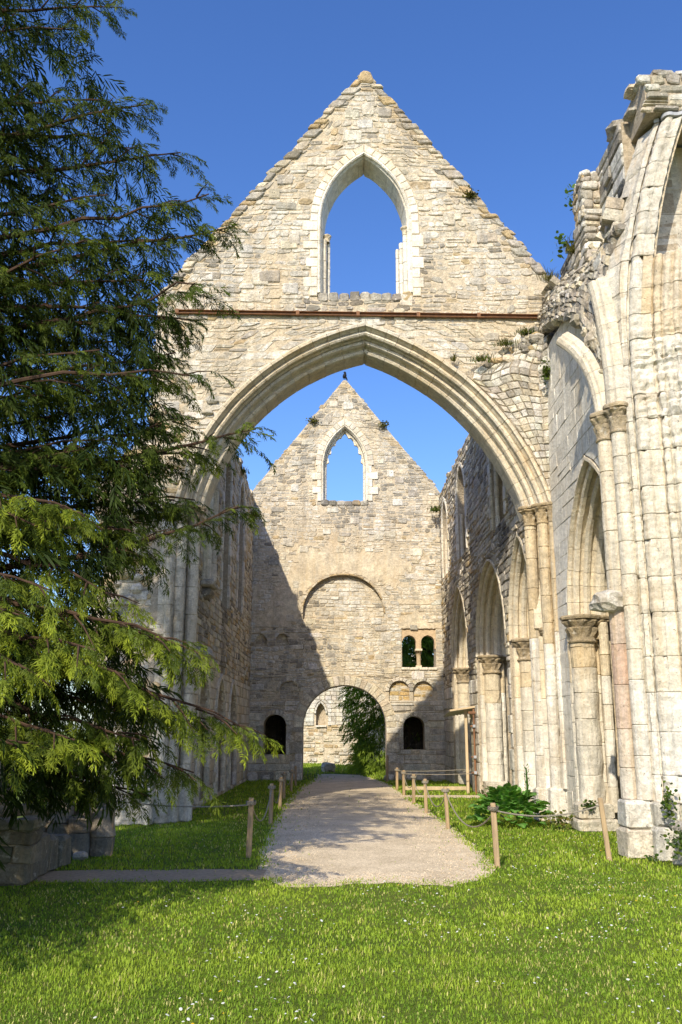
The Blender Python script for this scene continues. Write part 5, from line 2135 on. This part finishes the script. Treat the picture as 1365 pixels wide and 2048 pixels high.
# foliage filling the crown behind, inner shade put into its dark tint
EDGE = [(0, 215), (100, 190), (200, 265), (300, 310), (400, 360), (450, 400), (520, 340), (600, 345), (700, 350), (800, 335), (900, 345), (1000, 335), (1100, 250), (1200, 215), (1300, 300),
        (1400, 330), (1500, 300), (1600, 190)]
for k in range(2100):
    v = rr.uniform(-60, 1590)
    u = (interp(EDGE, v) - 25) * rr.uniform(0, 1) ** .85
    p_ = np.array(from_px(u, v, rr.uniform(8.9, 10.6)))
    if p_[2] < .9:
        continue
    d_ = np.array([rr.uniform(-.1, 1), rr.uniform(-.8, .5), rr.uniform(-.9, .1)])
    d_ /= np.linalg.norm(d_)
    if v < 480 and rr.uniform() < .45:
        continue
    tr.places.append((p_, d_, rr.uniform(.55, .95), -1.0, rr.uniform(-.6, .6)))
# dense inner foliage round the trunk, tinted dark in place of shade
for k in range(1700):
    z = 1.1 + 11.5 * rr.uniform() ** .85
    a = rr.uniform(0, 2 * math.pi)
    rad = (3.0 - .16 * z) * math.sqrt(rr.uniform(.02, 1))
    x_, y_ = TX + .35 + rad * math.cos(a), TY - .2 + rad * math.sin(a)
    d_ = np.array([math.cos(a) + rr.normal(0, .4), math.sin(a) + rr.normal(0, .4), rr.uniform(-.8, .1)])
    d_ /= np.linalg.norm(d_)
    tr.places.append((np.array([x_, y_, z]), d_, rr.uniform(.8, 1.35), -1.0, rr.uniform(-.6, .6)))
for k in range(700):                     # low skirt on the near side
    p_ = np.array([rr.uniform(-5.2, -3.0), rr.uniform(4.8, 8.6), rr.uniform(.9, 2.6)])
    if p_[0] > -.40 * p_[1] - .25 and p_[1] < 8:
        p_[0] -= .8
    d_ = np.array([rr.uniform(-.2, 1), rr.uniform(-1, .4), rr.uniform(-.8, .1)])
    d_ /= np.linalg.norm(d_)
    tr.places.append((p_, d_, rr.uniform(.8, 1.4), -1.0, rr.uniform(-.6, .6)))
tr.build(yew)

gy = thing('gateway_yew', 'bushy green yew standing just beyond the round gateway', 'tree', (2.6, 37, 0))
t2 = Tree(23, dark=(0.08, 0.13, 0.025), mid=(0.18, 0.28, 0.04), tip=(0.38, 0.50, 0.06))
t2.far = True
V, F = tube([(3.55, 37, -.1), (3.5, 37, 1), (3.45, 37, 3), (3.45, 37, 6), (3.4, 37, 8)], [.36, .32, .27, .18, .03], 12)
mobj('trunk', V, F, M_BARK, gy)
r2_ = np.random.default_rng(9)
for k in range(24):
    z0 = r2_.uniform(.4, 7.4)
    az = r2_.uniform(0, 2 * math.pi)
    L = (2.2 - .2 * z0) * r2_.uniform(.6, 1.0)
    c_ = (3.0, 37.0)
    L = max(L, .7)
    p1 = (c_[0] + L * math.cos(az), c_[1] + L * math.sin(az) * .8, max(z0 - r2_.uniform(0, .5), .25))
    t2.limb((3.45, 37, z0 + .3), p1, .04, lift=.2, spacing=.3, sec=.8, step=.13, start=.3, scale=1.8, bright=.6)
for k in range(1900):
    th, ph = r2_.uniform(0, 2 * math.pi), r2_.uniform(-.25, 1.0)
    q = math.sqrt(max(0, 1 - ph * ph)) if ph > 0 else 1
    zc_ = 1.4 + 4.6 * ph
    rad = (1.60 * q + .1) * r2_.uniform(.70, 1.04) * (1 + .25 * math.sin(3 * th + zc_ * 1.7))
    d_ = np.array([math.cos(th), math.sin(th), r2_.uniform(-.7, .2)])
    d_ /= np.linalg.norm(d_)
    t2.places.append((np.array([2.32 + rad * math.cos(th), 37 + rad * math.sin(th), max(zc_, .15)]), d_, r2_.uniform(1.1, 1.8), r2_.uniform(.2, 1.1), r2_.uniform(-.5, .5)))
t2.build(gy)

# ------------------------------------------------------------------ grass, daisies, pebbles
SOLID = []          # footprints that carry no grass


def grass_band(y0, y1, dens, wid, hmin, hmax, seed):
    r = np.random.default_rng(seed)
    X, Y = [], []
    for k in range(int((y1 - y0) / .5)):
        ya, yb = y0 + .5 * k, y0 + .5 * (k + 1)
        hw = min(.40 * yb + 1.3, 9)
        n = int(dens * .5 * 2 * hw)
        X.append(r.uniform(-hw, hw, n))
        Y.append(r.uniform(ya, yb, n))
    X, Y = np.concatenate(X), np.concatenate(Y)
    keep = np.ones(len(X), bool)
    q = r.uniform(0, 1, len(X))
    for i in range(len(X)):
        x, y = X[i], Y[i]
        d = on_path(x, y)
        if d > -0.12 and q[i] < smooth((d + .12) / .22) * (0.985 if d < .5 else .995):
            keep[i] = False
        elif y > 17.3 and y < 32.8 and (x < -3.1 or x > 3.75):
            keep[i] = False
        elif 31.9 < y < 32.8 and abs(x - .12) > 1.4:
            keep[i] = False
        elif 9.2 < y < 10.8 and abs(x - .7) < 1.3 and q[i] < .55 * (mnoise.noise(Vector((x * 2.5, y * 3, 7))) > .05):
            keep[i] = False
        elif y > 44.9:
            keep[i] = False
    X, Y, = X[keep], Y[keep]
    n = len(X)
    big = np.array([mnoise.noise(Vector((x * .9, y * .9, 2.0))) for x, y in zip(X, Y)])
    med = np.array([mnoise.noise(Vector((x * 3.1, y * 3.1, 5.0))) for x, y in zip(X, Y)])
    Z = np.array([ground_h(x, y) for x, y in zip(X, Y)])
    a = r.uniform(0, 2 * math.pi, n)
    h = r.uniform(hmin, hmax, n) * (1 + .5 * np.clip(med + .6 * big, -.7, 1.2))
    bend = r.uniform(.15, .9, n) * h
    w = wid * r.uniform(.6, 1.3, n)
    dx, dy = np.cos(a), np.sin(a)
    px, py = -dy, dx
    V = np.empty((n, 5, 3))
    V[:, 0] = np.stack([X - px * w, Y - py * w, Z], 1)
    V[:, 1] = np.stack([X + px * w, Y + py * w, Z], 1)
    mx, my = X + dx * bend * .35, Y + dy * bend * .35
    V[:, 2] = np.stack([mx + px * w * .8, my + py * w * .8, Z + h * .6], 1)
    V[:, 3] = np.stack([mx - px * w * .8, my - py * w * .8, Z + h * .6], 1)
    V[:, 4] = np.stack([X + dx * bend, Y + dy * bend, Z + h * r.uniform(.8, 1.0, n)], 1)
    b = np.arange(n)[:, None] * 5
    T = np.concatenate([b + np.array([[0, 1, 2]]), b + np.array([[0, 2, 3]]), b + np.array([[3, 2, 4]])], 1).reshape(-1, 3)
    g0, g1, g2 = np.array([.155, .27, .025]), np.array([.34, .45, .048]), np.array([.58, .54, .20])
    t = np.clip(.46 + .8 * big + .55 * med + r.normal(0, .28, n), 0, 1)[:, None]
    col = g0 * (1 - t) + g1 * t
    dry = (r.uniform(0, 1, n) < .035 + .12 * (med > .28) + .1 * (big < -.3))[:, None]
    col = np.where(dry, g2, col) * r.uniform(.75, 1.2, n)[:, None]
    return V.reshape(-1, 3), T, np.repeat(col, 5, axis=0)


VV, TT, CC, n = [], [], [], 0
for args in ((5.0, 7.5, 3600, .0036, .012, .036, 1), (7.5, 11.5, 1800, .0052, .014, .036, 2), (11.5, 18, 850, .007, .02, .05, 3), (18, 32, 260, .011, .03, .07, 4), (32, 45, 120, .014, .04, .09, 5)):
    V, T, C = grass_band(*args)
    VV.append(V)
    TT.append(T + n)
    CC.append(C)
    n += len(V)
o = fast_mesh('grass', np.concatenate(VV), np.concatenate(TT), M_GRASS, np.concatenate(CC), None, 'stuff')
o['label'] = 'short green lawn grass either side of the gravel path'

# daisies and a few yellow flowers, too many and too small to count
r = np.random.default_rng(31)
VV, TT, CC, n = [], [], [], 0
cand = 0
pts = []
while len(pts) < 520:
    y = 5.3 + 10.5 * r.uniform() ** 1.1
    x = r.uniform(-.38 * y, .39 * y)
    if on_path(x, y) > -.1:
        continue
    if mnoise.noise(Vector((x * .8, y * .8, 11))) + (.30 if x > 1.6 else 0) - (.25 if x < -1 else 0) + r.normal(0, .12) < .10:
        continue
    pts.append((x, y))
for (x, y) in pts:
    s = r.uniform(.006, .013)
    z = r.uniform(.045, .075)
    yel = r.uniform() < .05
    k = 7
    tilt = r.normal(0, .25, 2)
    ring_ = [[x + s * math.cos(2 * math.pi * i / k), y + s * math.sin(2 * math.pi * i / k), z + s * (tilt[0] * math.cos(2 * math.pi * i / k) + tilt[1] * math.sin(2 * math.pi * i / k))] for i in range(k)]
    V = np.array([[x, y, z + s * .5]] + ring_)
    T = np.array([(0, 1 + i, 1 + (i + 1) % k) for i in range(k)])
    C = np.full((k + 1, 3), .78)
    if yel:
        C[:] = (.75, .50, .03)
    VV.append(V)
    TT.append(T + n)
    CC.append(C)
    n += len(V)
fast_mesh('daisies', np.concatenate(VV), np.concatenate(TT), M_GRASS, np.concatenate(CC), None, 'stuff')['label'] = 'tiny white daisies scattered through the lawn'

VV, TT, CC, n = [], [], [], 0
oct_v = np.array([(1, 0, 0), (0, 1, 0), (-1, 0, 0), (0, -1, 0), (0, 0, .7), (0, 0, -.7)], float)
oct_t = np.array([(0, 1, 4), (1, 2, 4), (2, 3, 4), (3, 0, 4), (1, 0, 5), (2, 1, 5), (3, 2, 5), (0, 3, 5)])
cnt = 0
while cnt < 9000:
    y = 10.5 + 14 * r.uniform() ** 1.6
    x = r.uniform(-1.3, 2.1)
    if on_path(x, y) < r.uniform(-.12, .1) or x < interp(PATH_L, y) - r.uniform(0, .12):
        continue
    s = r.uniform(.004, .011) * (1 + (y - 10) * .03)
    v = oct_v * r.uniform(.6, 1.3, (6, 3)) * s
    a = r.uniform(0, 6.28)
    v = v @ np.array([[math.cos(a), math.sin(a), 0], [-math.sin(a), math.cos(a), 0], [0, 0, 1]])
    VV.append(v + np.array([x, y, .016 + s * .3]))
    TT.append(oct_t + n)
    CC.append(np.tile(np.array([.70, .57, .40]) * r.uniform(.65, 1.15), (6, 1)))
    n += 6
    cnt += 1
fast_mesh('loose_gravel', np.concatenate(VV), np.concatenate(TT), M_PEB, np.concatenate(CC), None, 'stuff')['label'] = 'loose pale pebbles lying over the gravel path'

# ------------------------------------------------------------------ barrier posts and ropes
POSTS = [  # key, x, y, height, lean (dx,dy at top), label
    ('L0', -3.11, 13.07, .80, (-.01, 0), 'shaded wooden post under the yew, beside the broken column stumps'),
    ('L1', -1.23, 12.92, .76, (.02, 0), 'nearest wooden post left of the path, its rope tied near the top'),
    ('L2', -1.26, 17.20, .71, (.01, .02), 'second wooden post from the front left of the path'),
    ('L3', -1.31, 20.60, .66, (.02, 0), 'third wooden post from the front left of the path'),
    ('L4', -1.40, 23.50, .64, (0, .02), 'fourth wooden post from the front left of the path'),
    ('L5', -1.36, 26.00, .60, (.02, 0), 'fifth wooden post from the front left of the path'),
    ('L6', -1.36, 28.60, .60, (-.01, 0), 'wooden post left of the path nearest the gateway'),
    ('R0', 3.48, 12.60, .78, (-.07, 0), 'leaning wooden post in front of the compound pier at right'),
    ('R1', 1.93, 12.00, .76, (-.03, 0), 'nearest wooden post right of the path with rope wound round it'),
    ('R2', 1.83, 16.50, .70, (-.03, 0), 'second wooden post from the front right of the path'),
    ('R3', 1.73, 19.50, .68, (-.01, 0), 'third wooden post from the front right of the path'),
    ('R4', 1.67, 22.00, .66, (.01, 0), 'fourth wooden post from the front right of the path'),
    ('R5', 1.63, 24.80, .63, (0, 0), 'fifth wooden post right of the path at the side branch'),
    ('R6', 1.57, 26.80, .62, (.01, 0), 'wooden post right of the path just past the side branch'),
    ('R7', 1.50, 31.00, .85, (.02, 0), 'slim dark post against the right jamb of the gateway'),
]
TOP = {}
for key, x, y, h, ln, lab in POSTS:
    w = .033 if key != 'R7' else .035
    pr = [(-w, -w * .7), (-w * .7, -w), (w * .7, -w), (w, -w * .7), (w, w * .7), (w * .7, w), (-w * .7, w), (-w, w * .7)]
    an = U(-.3, .3)
    V, F = [], []
    levels = [(-.05, 1), (h * .33, 1.0), (h * .66, .985), (h - .015, .97), (h, .86)]
    for z, k in levels:
        for (a, b) in pr:
            a, b = a * k + U(-.0015, .0015), b * k + U(-.0015, .0015)
            V.append((x + a * math.cos(an) - b * math.sin(an) + ln[0] * z / h, y + a * math.sin(an) + b * math.cos(an) + ln[1] * z / h, z + (U(-.004, .004) if z == h else 0)))
    for r_ in range(len(levels) - 1):
        for i in range(8):
            F.append((r_ * 8 + i, r_ * 8 + (i + 1) % 8, (r_ + 1) * 8 + (i + 1) % 8, (r_ + 1) * 8 + i))
    F.append(tuple(range((len(levels) - 1) * 8, len(levels) * 8)))
    o = mobj('barrier_post', V, F, M_WOOD)
    tag(o, lab, 'post', 'rope barrier posts along the path')
    TOP[key] = Vector((x + ln[0] * .9, y + ln[1] * .9, h - .07))


def rope(a, b, sag, label, n=22, rad=.0105, wind=True):
    A, B = (TOP[a] if isinstance(a, str) else Vector(a)), (TOP[b] if isinstance(b, str) else Vector(b))
    pts = []
    if wind:
        for i in range(25):
            an = i * .785
            pts.append((A.x + .062 * math.cos(an), A.y + .062 * math.sin(an), A.z + .03 - .0018 * i))
    for i in range(n + 1):
        t = i / n
        p = A.lerp(B, t)
        e = .05 * (1 - t) if wind else 0
        pts.append((p.x + e * .3, p.y - e, p.z - sag * 4 * t * (1 - t) - (.015 if wind else 0)))
    V, F = tube(pts, [rad] * len(pts), 6)
    tag(mobj('barrier_rope', V, F, M_ROPE), label, 'rope', 'ropes strung between the barrier posts')


rope('L1', 'L0', .05, 'taut rope from the nearest left post to the shaded post under the yew')
rope('L1', 'L2', .36, 'slack rope between the two nearest posts left of the path')
rope('L2', 'L3', .34, 'slack rope between the second and third posts left of the path')
rope('L3', 'L4', .30, 'slack rope between the third and fourth posts left of the path')
rope('L4', 'L5', .26, 'slack rope between the fourth and fifth posts left of the path')
rope('L5', 'L6', .26, 'slack rope ending at the left post nearest the gateway')
rope('R1', 'R0', .10, 'taut rope from the nearest right post to the leaning post')
rope('R1', 'R2', .36, 'slack rope between the two nearest posts right of the path')
rope('R2', 'R3', .34, 'slack rope between the second and third posts right of the path')
rope('R3', 'R4', .28, 'slack rope between the third and fourth posts right of the path')
rope('R4', 'R5', .28, 'slack rope between the fourth and fifth posts right of the path')
rope('R5', (3.75, 25.4, .55), .03, 'taut rope from the fifth right post towards the arcade')
rope('R6', (3.70, 27.2, .58), .03, 'taut rope from the last right post to the shelter')

# ------------------------------------------------------------------ scaffold shelter under the arcade
sh = thing('scaffold_shelter', 'small lean-to roof of corrugated sheet on rusty scaffold poles', 'shelter', (3.4, 26, 0))
V, F = [], []
nx = 40
for j, y in enumerate((25.3, 27.3)):
    for i in range(nx + 1):
        x = 2.95 + 1.1 * i / nx
        V.append((x, y, 2.16 + .16 * i / nx + .018 * math.sin(i * 1.9) - .15 * j))
for i in range(nx):
    F.append((i, i + 1, nx + 2 + i, nx + 1 + i))
mobj('roof_sheet', V, F, M_SHEET, sh)
V, F = box(Frame('Y', 25.28), 2.93, 4.06, 2.10, 2.15, 0, .04)
V = [(v[0], v[1], v[2] + .16 * (v[0] - 2.95) / 1.1 + .04) for v in V]
mobj('fascia_board', V, F, M_PALEWOOD, sh)
for x, y, r_, z1 in ((3.56, 25.2, .026, 2.2), (3.62, 27.0, .026, 2.25)):
    V, F = tube([(x, y, 0), (x, y, z1 * .5), (x, y, z1)], [r_] * 3, 8)
    mobj('scaffold_pole', V, F, M_RUST, sh)
for z in (.55, .95, 1.75):
    V, F = tube([(3.45, 25.16, z), (3.8, 25.16, z), (4.3, 25.2, z)], [.022] * 3, 8)
    mobj('scaffold_rail', V, F, M_RUST, sh)
    V, F = chamfer_box(3.52, 3.60, 25.12, 25.22, z - .04, z + .04, .012)
    mobj('coupler', V, F, M_LEAD, sh)
V, F = box(Frame('Y', 25.6), 3.36, 3.43, 0, 2.18, 0, .07)
mobj('timber_post', V, F, M_PALEWOOD, sh)
V, F = chamfer_box(3.42, 3.62, 25.15, 25.3, 2.06, 2.14, .02)
mobj('bracket', V, F, M_RUST, sh)
V, F = chamfer_box(1.75, 3.55, 26.55, 26.66, .02, .12, .01)
tag(mobj('timber_beam', V, F, M_PALEWOOD), 'pale sawn beam lying in the grass before the arcade', 'beam')

# ------------------------------------------------------------------ acanthus bush by the pier
def acanthus_leaf(seed):
    r = random.Random(seed)
    V, F = [], []
    m = 15
    for i in range(m):
        t = i / (m - 1)
        lob = .62 + .38 * abs(math.sin(t * math.pi * 4.5 + r.uniform(-.2, .2)))
        w = .46 * (math.sin(math.pi * (t * .93 + .04)) ** .6) * (1.05 - .35 * t) * lob
        z = .28 * math.sin(t * 1.9) - .22 * t * t
        V += [(t, -w, z + .10 * w - .03 * (i % 2)), (t, -w * .5, z + .02), (t, 0, z - .025), (t, w * .5, z + .02), (t, w, z + .10 * w - .03 * (i % 2))]
    for i in range(m - 1):
        for j in range(4):
            F.append((i * 5 + j, i * 5 + j + 1, (i + 1) * 5 + j + 1, (i + 1) * 5 + j))
    me = bpy.data.meshes.new('leaf')
    me.from_pydata(V, [], F)
    at = me.color_attributes.new('tint', 'FLOAT_COLOR', 'POINT')
    k = r.uniform(.8, 1.25)
    ca = []
    for i in range(len(V)):
        g = (0.10, 0.25, 0.04) if i % 5 != 2 else (0.2, .33, .1)
        ca += [g[0] * k, g[1] * k, g[2] * k, 1]
    at.data.foreach_set('color', ca)
    me.polygons.foreach_set('use_smooth', [True] * len(me.polygons))
    me.materials.append(M_BROAD)
    return me


ac = thing('acanthus_bush', 'big glossy green acanthus clump at the foot of the arcade pier', 'bush', (2.95, 16.9, 0))
LEAVES = [acanthus_leaf(s) for s in range(6)]
for k in range(290):
    ra, rd = U(0, 2 * math.pi), math.sqrt(U(0, 1))
    bx_, by_ = .03 + .60 * rd * math.cos(ra), .05 + .36 * rd * math.sin(ra)
    az = ra + U(-.6, .6)
    el = .1 + .8 * (1 - rd) + U(-.35, .35)
    s = U(.14, .26)
    hz = .54 * math.sqrt(max(0, 1 - rd * rd)) * U(.55, 1.05) + .03
    o = bpy.data.objects.new('leaf', LEAVES[k % 6])
    COL.objects.link(o)
    o.parent = ac
    o.location = (bx_, by_, max(hz, .02))
    o.rotation_euler = (U(-.4, .4), -el, az)
    o.scale = (s, s, s)
V, F = tube([(3.25, 16.75, .2), (3.27, 16.75, .7), (3.26, 16.74, 1.0)], [.018, .02, .012], 6)
mobj('flower_stem', V, F, M_BROAD, ac, (0.05, .12, .02))
V, F = [], []
for k in range(24):
    z = .62 + k * .018
    a = k * 2.4
    n = len(V)
    V += [(3.265, 16.745, z), (3.265 + .05 * math.cos(a - .3), 16.745 + .05 * math.sin(a - .3), z + .02), (3.265 + .055 * math.cos(a), 16.745 + .055 * math.sin(a), z + .05), (3.265 + .05 * math.cos(a + .3), 16.745 + .05 * math.sin(a + .3), z + .02)]
    F.append((n, n + 1, n + 2, n + 3))
mobj('flower_spike', V, F, M_BROAD, ac, (0.07, .15, .03))


# ------------------------------------------------------------------ small plants on the masonry
def leaf_clump(name, label, cat, c, rad, cnt, size, cols, seed, group=None, grassy=False, flat=None):
    r = np.random.default_rng(seed)
    V, F, C = [], [], []
    for k in range(cnt):
        p = np.array(c) + r.normal(0, .5, 3) * np.array(rad)
        col = np.array(cols[r.integers(0, len(cols))]) * r.uniform(.7, 1.25)
        n = len(V)
        if grassy:
            p = np.array(c) + r.normal(0, .5, 3) * np.array((rad[0], rad[1], 0))
            a = r.uniform(0, 6.28)
            l = rad[2] * r.uniform(.6, 1.4)
            d = np.array([math.cos(a) * .5, math.sin(a) * .5, r.uniform(.5, 1.0)]) * l
            s = np.array([-math.sin(a), math.cos(a), 0]) * size
            m = p + d * .55 + np.array([0, 0, .1 * l])
            e = p + d - np.array([0, 0, .1 * l])
            V += [p - s, p + s, m + s * .8, m - s * .8, e]
            F += [(n, n + 1, n + 2, n + 3), (n + 3, n + 2, n + 4)]
            C += [col] * 5
        else:
            s = size * r.uniform(.6, 1.3)
            d = r.normal(0, 1, 3)
            d[2] *= .5
            d /= np.linalg.norm(d)
            nn = r.normal(0, 1, 3) + np.array([-.3, -1.0, .7])
            w = np.cross(nn, d)
            w /= max(np.linalg.norm(w), 1e-6)
            V += [p, p + d * s * .35 + w * s * .42, p + d * s * .75 + w * s * .3, p + d * s, p + d * s * .75 - w * s * .3, p + d * s * .35 - w * s * .42]
            F.append((n, n + 1, n + 2, n + 3, n + 4, n + 5))
            C += [col] * 6
    o = mobj(name, V, F, M_BROAD, None, C)
    return tag(o, label, cat, group)


IVY = [(0.06, 0.10, 0.015), (0.10, 0.14, 0.02), (0.04, 0.08, 0.015)]
DRY = [(0.20, 0.19, 0.05), (0.13, 0.14, 0.03), (0.10, 0.09, 0.03)]
MOSS = [(0.09, 0.09, 0.015), (0.13, 0.12, 0.02), (0.05, 0.055, 0.015)]
leaf_clump('creeper', 'upright leafy creeper growing in a niche of the right pier base', 'plant', (4.20, 12.30, .74), (.09, .07, .22), 130, .05, IVY, 1)
leaf_clump('creeper', 'sprawling green creeper hanging over the broken stone ledge', 'plant', (4.20, 11.72, .32), (.28, .12, .20), 260, .05, IVY, 2)
leaf_clump('creeper', 'leafy tuft at the far right edge above the stone ledge', 'plant', (4.62, 11.8, .72), (.16, .12, .24), 140, .055, IVY, 3)
leaf_clump('weed', 'low yellowish weeds between the acanthus clump and the column', 'plant', (3.72, 16.35, .16), (.24, .14, .14), 170, .05, [(0.12, .15, .03), (.17, .15, .04), (.07, .11, .02)], 4)
leaf_clump('weed', 'small green tuft sprouting from the column foot behind the rope', 'plant', (4.15, 15.95, .45), (.14, .06, .07), 70, .05, IVY, 5)
leaf_clump('weed', 'little green sprig at the very base of the near pier', 'plant', (3.98, 12.36, .06), (.07, .05, .05), 40, .045, IVY, 6)
leaf_clump('weed', 'weeds beneath the scaffold shelter', 'plant', (3.75, 24.9, .10), (.12, .09, .09), 150, .055, IVY, 7)
leaf_clump('sapling', 'maple sapling leaves standing out against the sky from wall top', 'plant', from_px(1148, 398, 15.9), (.17, .12, .28), 55, .10, [(0.05, .10, .02), (.08, .14, .02)], 8)
leaf_clump('sapling', 'lower sprig of green leaves against the sky beside wall top', 'plant', from_px(1126, 490, 16.4), (.15, .12, .26), 45, .10, [(0.05, .10, .02), (.08, .14, .02)], 9)
leaf_clump('grass_tuft', 'dry grass tuft where the gable meets the choir wall', 'plant', from_px(1103, 560, 16.9), (.16, .12, .22), 120, .006, DRY, 10, None, True)
leaf_clump('grass_tuft', 'dry grass tuft below the maple sapling on wall top', 'plant', from_px(1146, 505, 15.4), (.14, .1, .3), 120, .006, DRY, 11, None, True)
for k, (u, v, lab) in enumerate(((1012, 690, 'middle green tuft on the broken vault above the great arch'), (1055, 668, 'right-hand green tuft on the broken vault above the great arch'), (962, 722, 'left-hand green tuft on the broken vault above the great arch'))):
    p = from_px(u, v, 17.2)
    leaf_clump('grass_tuft', lab, 'plant', p, (.22, .12, .14), 130, .007, MOSS + IVY, 20 + k, None, True)
leaf_clump('grass_tuft', 'dark spiky tuft hanging on the right haunch of the great arch', 'plant', from_px(908, 722, 17.35), (.05, .04, .16), 40, .008, MOSS, 24, None, True)
leaf_clump('fern', 'fern hanging in the corner above the right spandrel', 'plant', from_px(1094, 742, 16.9), (.10, .08, .24), 90, .07, [(0.08, .11, .015), (.05, .08, .01)], 25)
leaf_clump('moss_cushion', 'dark moss cushion on the right slope of the near gable', 'plant', from_px(942, 388, 17.4), (.14, .1, .09), 130, .05, MOSS, 26)
leaf_clump('moss_cushion', 'mossy tuft on the left slope of the far gable', 'plant', from_px(626, 842, 31.9), (.18, .1, .14), 130, .06, MOSS, 27)
leaf_clump('moss_cushion', 'mossy tuft on the right slope of the far gable', 'plant', from_px(768, 850, 31.9), (.2, .1, .14), 120, .06, MOSS, 28)
for k, (u, v, y, lab) in enumerate(((510, 1032, 31.0, 'lowest green tuft on the left nave wall top'), (484, 945, 27.5, 'upper green tuft on the left nave wall top'), (872, 1022, 31.5, 'small green tuft in the far right corner of the nave'))):
    p = from_px(u, v, y)
    leaf_clump('grass_tuft', lab, 'plant', p, (.2, .3, .2), 120, .012, MOSS + IVY, 40 + k, None, True)
leaf_clump('weed', 'green weeds on the stone footing left of the great arch', 'plant', (-3.55, 17.0, .55), (.16, .08, .09), 170, .075, IVY, 45)
leaf_clump('ivy_patch', 'ivy growing over the shaded column stumps at left', 'plant', (-3.7, 12.85, .95), (.4, .2, .35), 220, .06, [(0.03, .06, .012), (.05, .09, .015)], 46)

# boulder beyond the gateway, litter, crow
V, F = rock((-0.50, 37.0, .15), .26, .2, .24, 3, 12, 8, .5)
tag(mobj('boulder', V, F, M_RUB, None, lerp(PALE, GREY, .5)), 'grey weathered boulder on the grass beyond the gateway', 'stone')
V, F = [], []
for j in range(5):
    for i in range(5):
        V.append((4.03 + i * .04 + U(-.01, .01), 11.02 + j * .03 + U(-.01, .01), .05 + U(0, .035)))
for j in range(4):
    for i in range(4):
        F.append((j * 5 + i, j * 5 + i + 1, (j + 1) * 5 + i + 1, (j + 1) * 5 + i))
tag(mobj('crumpled_paper', V, F, M_PAPER), 'crumpled white paper lying on the lawn at the right edge', 'litter')
crow = thing('crow', 'small black crow perched on the tip of the far gable', 'bird', (0.14, 32.3, 14.42))
V, F = tube([(0.10, 32.3, 14.50), (0.12, 32.3, 14.56), (0.145, 32.3, 14.63), (0.155, 32.3, 14.69), (0.15, 32.3, 14.73), (0.13, 32.3, 14.745), (0.09, 32.3, 14.735)], [.035, .065, .07, .045, .042, .03, .006], 10)
mobj('body', V, F, M_CROW, crow)
V, F = tube([(0.155, 32.3, 14.58), (0.20, 32.3, 14.50), (0.235, 32.3, 14.42)], [.045, .03, .02], 8)
mobj('tail', V, F, M_CROW, crow)
for dx_ in (-.02, .02):
    V, F = tube([(0.13 + dx_, 32.3, 14.38), (0.135 + dx_, 32.3, 14.46), (0.14 + dx_, 32.3, 14.55)], [.007, .007, .012], 6)
    mobj('leg', V, F, M_CROW, crow)
